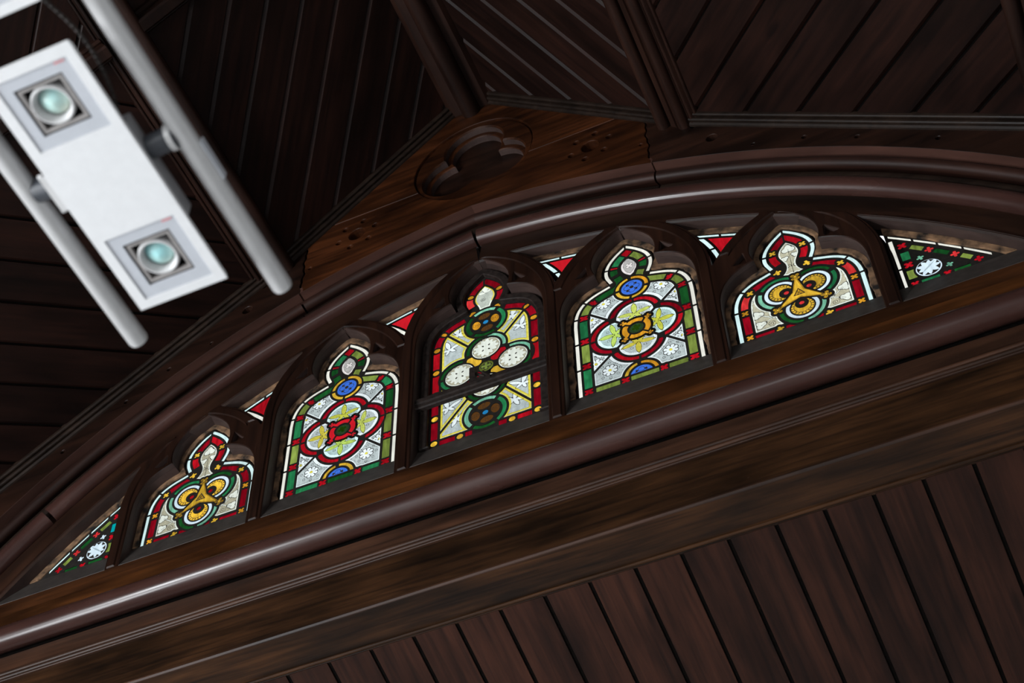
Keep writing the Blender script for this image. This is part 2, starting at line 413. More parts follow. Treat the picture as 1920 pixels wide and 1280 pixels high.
def light_field(g, cx, s, down=0.0):
    """signed distance to the outline of a light (negative inside); the foot is pushed down by 'down'"""
    pts = side_pts(s); pts[0] = (0.34, -down)
    X = np.abs(g.X - cx)
    D, S = sd_poly(X, g.Z, pts)
    poly = [(0.0, -down)] + pts
    I = inside_poly(X, g.Z, poly)
    return np.where(I, -D, D), S, I
def pointed_field(g, cx, s, R=0.677, half=0.43):
    """pointed super-arch over one light"""
    zs = 0.62 + s; X = np.abs(g.X - cx)
    up = np.hypot(X + (R - half), g.Z - zs) - R
    return np.where(g.Z > zs, up, X - half)

# ================================================================== THE SETTING: hall shell
XW = 6.9; YB = -9.6; YA = 3.4
fl = mobj('floor', *box(-XW, XW, YB, YA, -Z0 - 0.1, -Z0), 'floor_stone'); tag(fl, 'pale stone floor of the hall far below the window', 'floor', kind='structure')
for nm, lab, b in (('wall_left', 'pale plaster side wall on the far left of the hall', (-XW - 0.15, -XW, YB, YA, -Z0, -1.9)),
                   ('wall_right', 'pale plaster side wall on the right of the hall', (XW, XW + 0.15, YB, YA, -Z0, -1.9)),
                   ('wall_aisle', 'plaster wall at the back of the lower ceiling', (-XW, XW, YA, YA + 0.15, -Z0, -2.0))):
    tag(mobj(nm, *box(*b), 'plaster'), lab, 'wall', kind='structure')
g = Grid(-7.1, 7.1, -8.0, 3.5, 0.05)
RZ = np.where(np.abs(g.X) < 1.335, 3.12 - 0.925 * np.abs(g.X), 3.12 - 0.925 * 1.335 - 0.72 * (np.abs(g.X) - 1.335))
L = split_regions(contours(np.maximum.reduce([np.abs(g.X) - XW, g.Z - RZ - 0.1, -Z0 - g.Z]), g, 0.004))[0]
tag(mobj('wall_rear', *slab(L, YB - 0.15, YB), 'plaster'), 'plaster end wall behind the viewer', 'wall', kind='structure')

# gable wall: dark backing with the arched opening, carved boards in front of it
g = Grid(-7.0, 7.0, -0.7, 3.4, 0.025)
RZ = np.where(np.abs(g.X) < 1.335, 3.12 - 0.925 * np.abs(g.X), 3.12 - 0.925 * 1.335 - 0.72 * (np.abs(g.X) - 1.335))
L = split_regions(contours(np.maximum.reduce([np.abs(g.X) - XW, g.Z - RZ - 0.06, -0.62 - g.Z, -np.maximum(sd_arch(g, 4.62), -0.55 - g.Z)]), g, 0.002))[0]
GW = mobj('wall_front', *slab(L, -0.074, 0.04), 'dark_board'); tag(GW, 'dark stained wooden gable wall around the arched window', 'wall', kind='structure')
g = Grid(-4.6, 4.6, -0.55, 3.2, 0.0075)
RZ = np.where(np.abs(g.X) < 1.335, 3.12 - 0.925 * np.abs(g.X), 3.12 - 0.925 * 1.335 - 0.72 * (np.abs(g.X) - 1.335))
wob = 0.005 * np.sin(g.Z * 31) + 0.004 * np.sin(g.Z * 77 + 1)
base = np.maximum.reduce([-sd_arch(g, R_SPAN), (g.Z - RZ + 0.005) * 0.75, np.abs(g.X) - 4.5, -0.45 - g.Z])
holes = np.full(g.X.shape, 1.0)
HOLES = []
for sx in (-1, 1):
    HOLES.append((0.773 * sx, 1.99, 0.056))
    HOLES += [(0.773 * sx + 0.125 * math.cos(math.radians(a)), 1.99 + 0.125 * math.sin(math.radians(a)), 0.020) for a in range(12, 360, 60)]
    HOLES += [(1.49 * sx, 1.60, 0.034), (1.98 * sx, 1.275, 0.015), (2.244 * sx, 1.10, 0.015), (1.706 * sx, 1.385, 0.012), (1.08 * sx, 1.80, 0.013), (1.27 * sx, 1.46, 0.013), (1.40 * sx, 1.79, 0.02), (2.62 * sx, 0.83, 0.015)]
for x, z, rr in HOLES: holes = np.minimum(holes, sd_circle(g, (x, z), rr))
TC = (0.01, 2.36)
circ = sd_circle(g, TC, 0.405)
mid = np.maximum.reduce([base, np.abs(g.X + wob) - 1.118, -holes, -circ])
for nm, F in (('upper', np.maximum(mid, 2.1915 - g.Z)), ('lower', np.maximum(mid, g.Z - 2.1885)),
              ('left', np.maximum.reduce([base, g.X + wob + 1.130, -holes])), ('right', np.maximum.reduce([base, 1.126 - g.X - wob, -holes]))):
    for reg in split_regions(contours(F, g, 0.001)):
        mobj('spandrel_board', *slab(reg, -0.20, -0.135, 0.003), 'spandrel_dark' if nm in ('left', 'right') else 'spandrel_wood', GW)
# sunk trefoil: three receding plates in the round hole
def trefoil(g, k):
    return np.minimum.reduce([sd_circle(g, (TC[0] + 0.168 * math.cos(math.radians(a)), TC[1] + 0.168 * math.sin(math.radians(a))), 0.200 - k) for a in (90, 210, 330)])
g = Grid(-0.45, 0.47, 1.9, 2.82, 0.006)
cc = sd_circle(g, TC, 0.403)
for k, y0, y1, ch in ((0.0, -0.188, -0.142, 0.010), (0.032, -0.140, -0.094, 0.006)):
    for reg in split_regions(contours(np.maximum(cc, -trefoil(g, k)), g, 0.0008)):
        mobj('trefoil_plate', *slab(reg, y0, y1, ch), 'spandrel_wood', GW)
for reg in split_regions(contours(np.maximum(cc, g.Z - 3), g, 0.001)): mobj('trefoil_back', *slab(reg, -0.092, -0.080), 'spandrel_dark', GW)  # darker wood colour adds shade to the bottom of the recess

def lighten_returns(o, mat='reveal_lit', lim=0.45):
    """the returns of a plate (faces square to its front) get a lighter colour that imitates light from below"""
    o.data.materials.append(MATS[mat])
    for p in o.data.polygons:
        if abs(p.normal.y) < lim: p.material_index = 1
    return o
for o in GW.children:
    if o.name.startswith('trefoil_plate'): lighten_returns(o)

# ------------------------------------------------------------------ arch mouldings
def sweep(profile, side, a0, a1, n=48):
    """closed profile of (radius, y) carried along one half of the pointed arch; angles from upright, degrees"""
    m = len(profile); V, U, F = [], [], []
    pl = [0.0]
    for i in range(m): pl.append(pl[-1] + math.dist(profile[i], profile[(i + 1) % m]))
    for k in range(n + 1):
        t = math.radians(a0 + (a1 - a0) * k / n)
        for i, (r, y) in enumerate(profile):
            V.append((side * (ACX + r * math.sin(t)), y, ACZ + r * math.cos(t))); U.append((t * 4.6 * side, pl[i]))
    for k in range(n):
        F += [(k * m + i, k * m + (i + 1) % m, (k + 1) * m + (i + 1) % m, (k + 1) * m + i) for i in range(m)]
    F += [tuple(range(m)), tuple(range(n * m, (n + 1) * m))]
    return V, F, U
def ang(x, r): return math.degrees(math.asin((x - ACX) / r))
AEND = 52.5
AM = empty('trim_1'); tag(AM, 'pointed arch moulding of stacked dark brown rolls over the window', 'arch moulding', kind='structure')
def arch_part(name, prof, mat, r, cuts, gap=0.006):
    """cuts: x positions where the moulding is jointed on each side"""
    for s in (-1, 1):
        xs = [0.0] + cuts[s]
        A = [ang(x, r) for x in xs] + [AEND]
        for i in range(len(A) - 1):
            gg = math.degrees(gap / r)
            V, F, U = sweep(prof, s, A[i] + (gg if i or name in ('arch_roll', 'arch_soffit') else 0), A[i + 1] - (gg if i < len(A) - 2 else 0))
            o = mobj(name, V, F, mat, AM, U, 'auto')
            if name == 'arch_soffit': lighten_returns(o)
soffit = [(4.438, 0.03), (4.424, -0.078), (4.434, -0.088), (4.66, -0.088), (4.66, 0.03)]
arch_part('arch_soffit', soffit, 'band_wood', 4.43, {-1: [], 1: []}, 0.0015)
roll = arc(4.634, -0.105, 0.054, -20, -340, 20)
roll = arc(4.634, -0.105, 0.056, 40, -240, 22) + [(4.60, -0.06), (4.67, -0.06)]
arch_part('arch_roll', roll, 'roll_paint', 4.63, {-1: [2.66], 1: []}, 0.013)
hol = [(4.69, -0.07), (4.70, -0.098), (4.722, -0.112), (4.748, -0.112), (4.765, -0.10), (4.80, -0.07)]
arch_part('arch_hollow', hol, 'trim_wood', 4.73, {-1: [1.13], 1: [1.13]}, 0.005)
hroll = arc(4.802, -0.130, 0.034, 60, -230, 16) + [(4.79, -0.075), (4.83, -0.075)]
arch_part('hood_roll', hroll, 'hood_paint', 4.80, {-1: [1.13], 1: [1.13]}, 0.006)
fil = [(4.849, -0.199), (4.849, -0.125), (4.90, -0.125), (4.90, -0.199)]
arch_part('arch_fillet', fil, 'fillet_paint', 4.85, {-1: [1.13], 1: [1.13]}, 0.005)

# ------------------------------------------------------------------ tracery
g = Grid(-3.5, 3.5, -0.32, 1.52, 0.006)
arch_in = sd_arch(g, R_SOFF + 0.02)
pf = {k: pointed_field(g, k * PITCHX, HEAD[k]) for k in HEAD}
lf = {k: light_field(g, k * PITCHX, HEAD[k], 0.40)[0] for k in HEAD}
allp = np.minimum.reduce(list(pf.values()))
HALF_END = 2.5 * PITCHX
allp_b = np.maximum(allp, -9)
VOID = np.maximum.reduce([sd_arch(g, R_SOFF - 0.004), 0.040 - allp])
R_GL = R_SOFF - 0.052                  # upper edge of the glass in the small lights
VGLASS = np.maximum.reduce([sd_arch(g, R_GL), 0.072 - allp, -0.004 - g.Z])
opening = np.minimum.reduce([v - 0.044 for v in lf.values()])
TR = empty('window_tracery', (0, -0.05, -0.2)); tag(TR, 'dark wooden tracery with five cusped lights and slim mullions under the arch', 'tracery')
TR.location = (0, 0, Z0)
body = np.maximum.reduce([arch_in, -opening, -VOID, -0.30 - g.Z])
# eyelets: small sunk triangles between the cusps and the super-arch
eye = np.full(g.X.shape, 1.0)
for k, s in HEAD.items():
    for sx in (-1, 1):
        c = (k * PITCHX + sx * 0.242, 0.905 + s)
        X = (g.X - c[0]) * sx; Z = g.Z - c[1]
        e = np.maximum.reduce([X * 0.75 + Z * 0.66 - 0.022, -X * 0.97 + Z * 0.10 - 0.030, -Z - 0.022 + 0.1 * X])
        eye = np.minimum(eye, np.maximum(e, -9))
# shrinkage cracks at the crown of every light
for k, s in HEAD.items():
    zt = 1.165 + s
    crack = np.maximum.reduce([np.abs(g.X - k * PITCHX + 0.25 * (g.Z - zt - 0.05)) - 0.0045, g.Z - zt - 0.075, zt - g.Z])
    body = np.maximum(body, -crack)
for reg in split_regions(contours(np.maximum(body, -eye), g, 0.0008)): lighten_returns(mobj('foil_plate', *slab(reg, -0.090, -0.058, 0.005), 'tracery_wood', TR, None, 'auto'))
for reg in split_regions(contours(body, g, 0.0012)): lighten_returns(mobj('tracery_core', *slab(reg, -0.0575, 0.0017), 'tracery_wood', TR, None, 'auto'))
reb = np.maximum.reduce([sd_arch(g, R_SOFF + 0.10), -np.minimum.reduce(list(lf.values()) + [VGLASS - 0.005]) + 0.0, -0.10 - g.Z])
for reg in split_regions(contours(np.maximum(reb, -(np.minimum.reduce([v - 0.003 for v in lf.values()]))), g, 0.0010)): mobj('glazing_rebate', *slab(reg, 0.0018, 0.0032), 'dark_board', TR)
# slim proud ribs: mullions and super-arches
for k, s in HEAD.items():
    rib = np.maximum.reduce([np.abs(pf[k]) - 0.028, arch_in + 0.012, -0.194 - g.Z])
    lo = rib.copy()
    for j in HEAD:
        if j != k: lo = np.maximum(lo, np.where(np.abs(g.X - j * PITCHX) < 0.398, 1.0, -1.0) if abs(j - k) == 1 else -1.0)
    # the mullion between two lights belongs to the taller one, the outermost to the outer light
    if k < 0: lo = np.maximum(lo, np.where((g.X > k * PITCHX + 0.3) & (g.Z < 0.64 + HEAD[k + 1]), 1.0, -1.0))
    if k > 0: lo = np.maximum(lo, np.where((g.X < k * PITCHX - 0.3) & (g.Z < 0.64 + HEAD[k - 1]), 1.0, -1.0))
    for reg in split_regions(contours(lo, g, 0.0008, 4e-4)): mobj('super_arch', *slab(reg, -0.097, -0.062, 0.007), 'tracery_wood', TR)

# ------------------------------------------------------------------ sill, roll, frieze and the beam below
XS = 4.6
sl = prism([(0.02, 0.004), (-0.004, 0.002), (-0.090, -0.196), (-0.090, -0.36), (0.02, -0.36)], 'X', -XS, XS)
T2 = empty('trim_2'); tag(T2, 'window sill of dark and orange stained boards with a fat glossy roll', 'window sill', kind='structure')
mobj('sill_slope', *merge(prism([(0.02, 0.003), (-0.003, 0.001), (-0.086, -0.192), (-0.070, -0.21), (0.02, -0.21)], 'X', -XS, XS)[:2]), 'sill_paint', T2)
mobj('sill_board', *prism([(0.0, -0.20), (-0.086, -0.196), (-0.092, -0.204), (-0.092, -0.32), (0.0, -0.32)], 'X', -XS, XS)[:2], 'sill_dark', T2)
mobj('sill_fillet', *prism([(0.0, -0.309), (-0.100, -0.309), (-0.106, -0.315), (-0.106, -0.52), (0.0, -0.52)], 'X', -XS, XS)[:2], 'sill_wood', T2)
V, F, U = prism(arc(-0.135, -0.535, 0.070, 15, -250, 26) + [(-0.05, -0.47)], 'X', -XS, XS)
mobj('sill_roll', V, F, 'roll_paint', T2, U, 'auto')
mobj('sill_back', *prism([(0.0, -0.51), (-0.06, -0.51), (-0.06, -0.70), (0.0, -0.70)], 'X', -XS, XS)[:2], 'dark_board', T2)
T3 = empty('trim_3'); tag(T3, 'frieze board edged with thin double beads below the sill roll', 'frieze', kind='structure')
mobj('frieze_board', *prism([(0.0, -0.622), (-0.094, -0.622), (-0.100, -0.628), (-0.100, -0.742), (0.0, -0.742)], 'X', -XW, XW)[:2], 'bead_wood', T3)
for zc, rr in ((-0.7535, 0.0125), (-0.778, 0.0125), (-0.797, 0.007)):
    V, F, U = prism(arc(-0.100, zc, rr, 80, 280, 10) + [(-0.05, zc - rr), (-0.05, zc + rr)], 'X', -XW, XW)
    mobj('bead', V, F, 'bead_wood', T3, None, 'auto')
BM = empty('trim_4'); tag(BM, 'broad dark stained beam face and its flat underside below the frieze', 'beam', kind='structure')
mobj('beam_face', *prism([(0.0, -0.80), (-0.092, -0.80), (-0.092, -1.080), (-0.087, -1.085), (0.0, -1.085)], 'X', -XW, XW)[:2], 'beam_wood', BM)
mobj('beam_soffit', *prism([(-0.0865, -1.0855), (-0.0865, -1.06), (0.16, -1.06), (0.16, -1.0855)], 'X', -XW, XW)[:2], 'beam_wood', BM)
V, F, U = prism([(-0.0935, -1.080), (-0.0935, -1.072), (-0.088, -1.068), (-0.080, -1.080), (-0.080, -1.0865), (-0.086, -1.0868)], 'X', -XW, XW)
mobj('worn_arris', V, F, 'bead_wood', BM)
for yc, rr in ((0.148, 0.010), (0.166, 0.008)):
    V, F, U = prism(arc(yc, -1.088, rr, 0, 360, 12)[:-1], 'X', -XW, XW)
    mobj('bead', V, F, 'beam_wood', BM, None, 'auto')

# ------------------------------------------------------------------ boards laid in a plane
def clip(poly, a, b, c):
    """keep a*u+b*v <= c"""
    out = []
    for i in range(len(poly)):
        p, q = poly[i], poly[(i + 1) % len(poly)]
        dp, dq = a * p[0] + b * p[1] - c, a * q[0] + b * q[1] - c
        if dp <= 0: out.append(p)
        if dp * dq < 0:
            t = dp / (dp - dq); out.append((p[0] + t * (q[0] - p[0]), p[1] + t * (q[1] - p[1])))
    return out
def boards(parent, O, eu, ev, rect, theta, q0, pitch, gap, cham, mat, name, thick=0.022, depth=0.017):
    """cover a rectangle of the plane O + u*eu + v*ev with boards running at angle theta (uv), joints at q0 + k*pitch"""
    eu, ev = Vector(eu).normalized(), Vector(ev).normalized(); n = eu.cross(ev).normalized()
    dx, dy = math.cos(theta), math.sin(theta); nx, ny = -dy, dx
    R = [(rect[0], rect[2]), (rect[1], rect[2]), (rect[1], rect[3]), (rect[0], rect[3])]
    Q = [nx * p[0] + ny * p[1] for p in R]
    k0, k1 = math.floor((min(Q) - q0) / pitch), math.ceil((max(Q) - q0) / pitch)
    bx = eu * dx + ev * dy; by = eu * nx + ev * ny
    up = n if n.z > 0 else -n
    hand = 1 if bx.cross(by).dot(up) > 0 else -1
    for k in range(k0, k1):
        a, b = q0 + k * pitch + gap / 2, q0 + (k + 1) * pitch - gap / 2
        V, F = [], []
        def add(lo, hi, f0, f1):
            P = clip(clip(R, nx, ny, hi), -nx, -ny, -lo)
            if len(P) < 3: return
            m = len(P); i0 = len(V)
            for p in P:
                q = nx * p[0] + ny * p[1]; s = dx * p[0] + dy * p[1]
                t = 0 if hi - lo < 1e-9 else (q - lo) / (hi - lo)
                V.append((s, q, f0 + (f1 - f0) * t))
            for p in P: V.append((dx * p[0] + dy * p[1], nx * p[0] + ny * p[1], thick))
            F.append(tuple(range(i0, i0 + m))); F.append(tuple(range(i0 + 2 * m - 1, i0 + m - 1, -1)))
            for i in range(m): F.append((i0 + i, i0 + (i + 1) % m, i0 + (i + 1) % m + m, i0 + i + m))
        add(a, b - cham, 0.0, 0.0)
        if cham: add(b - cham, b, 0.0, depth)
        if not V: continue
        cs = sum(v[0] for v in V) / len(V); cq = sum(v[1] for v in V) / len(V)
        V = [(v[0] - cs, hand * (v[1] - cq), v[2]) for v in V]
        o = mobj(name, V, F, mat, parent)
        loc = Vector(O) + bx * cs + by * cq; hy = by * hand
        o.matrix_local = Matrix(((bx.x, hy.x, up.x, loc.x), (bx.y, hy.y, up.y, loc.y), (bx.z, hy.z, up.z, loc.z), (0, 0, 0, 1)))
# lower ceiling beyond the beam: straight boards running away and down
LC = mobj('ceiling_aisle', *prism([(0.10, -1.03), (0.10, -1.07), (YA + 0.1, -1.07 - (YA) * 0.364), (YA + 0.1, -1.0 - YA * 0.364)], 'X', -XW, XW)[:2], 'dark_board')
tag(LC, 'lower ceiling of straight dark brown planks sloping away beneath the beam', 'ceiling', kind='structure')
sa = math.radians(20)
boards(LC, (0, 0.15, -1.0955), (1, 0, 0), (0, math.cos(sa), -math.sin(sa)), (-3.2, 4.4, 0.012, 2.2), math.radians(90 - 2.0), 0, 0.2243, 0.020, 0, 'plank_wood', 'plank', thick=0.024)

# main roof: four slopes boarded on the diagonal
k1, k2 = math.hypot(1, 0.925), math.hypot(1, 0.72)
RF = empty('ceiling'); tag(RF, 'steep boarded roof with planks laid on the diagonal between ribs', 'ceiling', kind='structure')
prof = [(-XW - 0.2, roof_z(XW + 0.2)), (-1.335, roof_z(1.335)), (0, 3.12), (1.335, roof_z(1.335)), (XW + 0.2, roof_z(XW + 0.2))]
mobj('roof_deck', *prism([(x, z + 0.024) for x, z in prof] + [(x, z + 0.1) for x, z in reversed(prof)], 'Y', YB - 0.2, 0.1)[:2], 'dark_board', RF)
YR = -1.98                               # principal rafters
ZK = roof_z(1.335); U1 = 1.335 * k1
for sx in (-1, 1):
    for v0, v1, sgn in ((YR + 0.05, -0.235, 1), (-3.9, YR - 0.05, -1)):
        # u runs down the slope from the ridge (or the purlin), v = y; joints where (u + s2*v)/sqrt2 is constant
        boards(RF, (0, 0, 3.12), (sx / k1, 0, -0.925 / k1), (0, 1, 0), (0.02, U1 - 0.01, v0, v1), math.atan2(-1, -sgn), 0.600 if sx < 0 else 0.641, 0.2425, 0.010, 0.023, 'ceiling_wood', 'roof_board')
        boards(RF, (sx * 1.335, 0, ZK), (sx / k2, 0, -0.72 / k2), (0, 1, 0), (0.01, 3.2, v0, v1), math.atan2(-1, sgn), (0.82 if sx > 0 else 0.865) - 1.335 * k2 * 0.7071, 0.2425, 0.010, 0.016, 'ceiling_wood', 'roof_board')

def slope_prism(O, eu, nd, profile, a, b):
    """profile of (y, drop below the roof) carried down a slope"""
    O, eu, nd = Vector(O), Vector(eu).normalized(), Vector(nd).normalized(); n = len(profile)
    V = [O + eu * t + Vector((0, y, 0)) + nd * d for t in (a, b) for y, d in profile]
    F = [tuple(range(n)), tuple(range(2 * n - 1, n - 1, -1))] + [(i, (i + 1) % n, (i + 1) % n + n, i + n) for i in range(n)]
    return V, F
T5 = empty('trim_5'); tag(T5, 'thin double bead along the rakes where the roof boards meet the gable', 'trim', kind='structure')
rake = [(-0.195, -0.01), (-0.275, -0.01), (-0.275, 0.006)] + arc(-0.262, 0.008, 0.012, 200, 20, 8)[1:-1] + [(-0.248, 0.014)] + arc(-0.235, 0.022, 0.013, 205, 15, 8)[1:-1] + [(-0.219, 0.030), (-0.210, 0.040), (-0.195, 0.042)]
raf = [(-0.07, -0.01), (-0.07, 0.035), (-0.058, 0.052), (-0.046, 0.048), (-0.040, 0.085), (-0.028, 0.095), (0.028, 0.095), (0.040, 0.085), (0.046, 0.048), (0.058, 0.052), (0.07, 0.035), (0.07, -0.01)]
for sx, sd in ((-1, 'left'), (1, 'right')):
    eu1, eu2 = (sx / k1, 0, -0.925 / k1), (sx / k2, 0, -0.72 / k2)
    n1, n2 = (-sx * 0.925 / k1, 0, -1 / k1), (-sx * 0.72 / k2, 0, -1 / k2)
    mobj('rake_bead', *slope_prism((0, 0, 3.12), eu1, n1, rake, 0.10, U1 + 0.02), 'trim_wood', T5, None, 'auto')
    mobj('rake_bead', *slope_prism((sx * 1.335, 0, ZK), eu2, n2, rake, -0.02, 3.6), 'trim_wood', T5, None, 'auto')
    R = empty('rafter'); tag(R, f'moulded cross rafter running down the {sd} roof slope towards the viewer', 'rafter', kind='structure')
    mobj('rafter_upper', *slope_prism((0, YR, 3.12), eu1, n1, raf, 0.05, U1 - 0.10), 'beam_wood_y', R)
    mobj('rafter_lower', *slope_prism((sx * 1.335, YR, ZK), eu2, n2, raf, 0.12, 3.6), 'beam_wood_y', R)
    # purlins: three-membered moulded ribs running straight out from the gable
    for px, slope, nm, lab in ((1.335, 0.82, 'upper', f'moulded roof rib between the steep and shallow boards on the {sd}'), (3.19, 0.72, 'lower', f'lower moulded roof rib at the far {sd} end of the gable')):
        k = math.hypot(1, slope); ex = Vector((sx / k, 0, -slope / k)); dn = Vector((-sx * slope / k, 0, -1 / k)); O = Vector((sx * px, 0, roof_z(px)))
        pr = [(-0.130, -0.03), (-0.130, 0.02)] + arc(-0.088, 0.050, 0.040, 190, -20, 12) + [(-0.046, 0.030), (-0.034, 0.050), (0.002, 0.052), (0.014, 0.026)] + arc(0.052, 0.036, 0.036, 195, -20, 12) + [(0.092, 0.022)] + arc(0.106, 0.014, 0.012, 170, 0, 6) + [(0.124, 0.004)] + arc(0.134, 0.000, 0.009, 150, 0, 5) + [(0.146, -0.03)]
        P2 = [O + ex * t + dn * d for t, d in pr]
        V, F, U = prism([(p.x, p.z) for p in P2], 'Y', YB, -0.198)
        o = mobj('purlin', V, F, 'beam_wood_y', None, None, 'auto'); tag(o, lab, 'roof rib', kind='structure')
V, F, U = prism([(-0.155, 3.06), (-0.155, 2.985), (-0.12, 2.955), (-0.075, 2.955)] + arc(0, 2.935, 0.062, 165, 375, 16) + [(0.075, 2.955), (0.12, 2.955), (0.155, 2.985), (0.155, 3.06)], 'Y', YB, -0.198)
o = mobj('ridge_beam', V, F, 'beam_wood_y', None, None, 'auto'); tag(o, 'rounded ridge rib meeting the gable above the carved trefoil', 'roof rib', kind='structure')

# ================================================================== STAINED GLASS
GAP = 0.0125
class Panel:
    def __init__(s, root, g, cx=0.0):
        s.root, s.g, s.cx = root, g, cx
        s.occ = np.full(g.X.shape, 9.0); s.holes = []; s.paint = {}
    def pane(s, col, F, gap=GAP, amin=6e-5, name='glass_pane'):
        F = np.maximum(F, (gap + 0.0045 if gap >= 0.004 else gap) - s.occ)
        got = split_regions(contours(F, s.g, 0.0007, amin))
        for reg in got:
            L = [[(p[0] + s.cx, p[1]) for p in q] for q in reg]
            V, Fc = slab(L, -0.0010, 0.0010)
            mobj(name, V, Fc, 'glass_' + col, s.root)
            s.holes += L
        s.occ = np.minimum(s.occ, F)
        return F
    def coat(s, mat, F, y):
        s.paint.setdefault((mat, y), []).append(F)
    def finish(s, outer, lead='lead', thick=0.0014):
        for reg in split_regions(contours(outer, s.g, 0.0008)):
            L = [[(p[0] + s.cx, p[1]) for p in q] for q in reg]
            V, F = slab(L + s.holes, -thick, thick)
            mobj('lead_came', V, F, lead, s.root)
        for (mat, y), fs in s.paint.items():
            F = np.minimum.reduce(fs); P = []
            for reg in split_regions(contours(F, s.g, 0.0005, 6e-6)):
                P.append(sheet([[(p[0] + s.cx, p[1]) for p in q] for q in reg], y))
            if P:
                nm = {'trace_line': 'painted_line', 'stain_yellow': 'yellow_stain', 'stain_lime': 'lime_stain', 'wash_grey': 'grey_wash', 'wash_brown': 'brown_wash'}[mat]
                mobj(nm, *merge(*P), mat, s.root)
def ring(g, c, ra, rb): d = np.hypot(g.X - c[0], g.Z - c[1]); return np.maximum(ra - d, d - rb)
def sector(g, c, a0, a1):
    """wedge between two directions (degrees, less than 180 apart), as a rough distance"""
    X, Z = g.X - c[0], g.Z - c[1]
    a0, a1 = math.radians(a0), math.radians(a1)
    return np.maximum(math.sin(a0) * X - math.cos(a0) * Z, -(math.sin(a1) * X - math.cos(a1) * Z))
def rot(g, c, a):
    """copy of the grid in a frame turned by a degrees about c, seen from c"""
    class T: pass
    t = T(); a = math.radians(a); dx, dz = g.X - c[0], g.Z - c[1]
    t.X = math.cos(a) * dx + math.sin(a) * dz; t.Z = -math.sin(a) * dx + math.cos(a) * dz
    return t
def flower(g, c, r, n=4, a0=45):
    F = sd_circle(g, c, r * 0.46)
    for i in range(n):
        a = math.radians(a0 + 360 * i / n)
        F = np.minimum(F, sd_circle(g, (c[0] + r * 0.62 * math.cos(a), c[1] + r * 0.62 * math.sin(a)), r * 0.38))
    return F
def leaf5(g, c, r, a):
    """three long and two short pointed leaflets; a = direction of the middle one"""
    F = np.full(g.X.shape, 9.0)
    for da, l, w in ((0, 0.98, 0.36), (80, 1.05, 0.32), (-80, 1.05, 0.32), (138, 0.58, 0.26), (-138, 0.58, 0.26)):
        t = math.radians(a + da)
        F = np.minimum(F, sd_petal(g, (c[0] - r * 0.04 * math.cos(t), c[1] - r * 0.04 * math.sin(t)), (c[0] + r * l * math.cos(t), c[1] + r * l * math.sin(t)), r * w))
    return F
def scroll(g, c, r, turn=1):
    """small spiral curl as a line"""
    X, Z = g.X - c[0], g.Z - c[1]
    d = np.hypot(X, Z); a = np.arctan2(Z * turn, X)
    k = r / 2.2
    q = (d - k * a / (2 * math.pi)) % k
    return np.maximum(np.minimum(q, k - q) - 0.0015, d - r)
def heart(g, c, r, a):
    t = rot(g, c, a)
    class T: pass
    return np.minimum(np.minimum(np.hypot(t.X, t.Z - r * 0.42), np.hypot(t.X, t.Z + r * 0.42)) - r * 0.5, sd_petal(t, (-r * 0.5, 0), (r * 1.15, 0), r * 1.05))
def arc_at(pts, x, z):
    """arc length along the side of a light of the point nearest (x, z)"""
    _, S = sd_poly(np.array([[float(x)]]), np.array([[float(z)]]), pts); return float(S[0, 0])

def border(P, inn, S, lo, hi, cuts, side, cols, sq):
    """a run of border panes between two depths from the outline, cut at arc lengths"""
    g = P.g; half = -g.X if side > 0 else g.X
    for a, b, c in cuts:
        F = np.maximum.reduce([lo - inn, inn - hi, a - S, S - b, half + 0.0])
        P.pane(cols.get(c, c), F, gap=0.0)
        if c == 'x' and sq: pass

WNAMES = {-2: 1, -1: 2, 0: 3, 1: 4, 2: 5}
WLAB = {-2: 'low stained glass light with gold triangle, at the lower left end of the row',
        -1: 'tall stained glass light with red-ringed quatrefoil and red knots at its centre',
        0: 'tallest stained glass light, an iron casement crossed by a dark bar with latch',
        1: 'tall stained glass light with red-ringed quatrefoil and orange knots at its centre',
        2: 'low stained glass light with gold triangle, nearest the right end of the row'}
def window_root(k, cx, lab):
    r = empty(f'window_{k}'); tag(r, lab, 'window', kind='structure'); return r

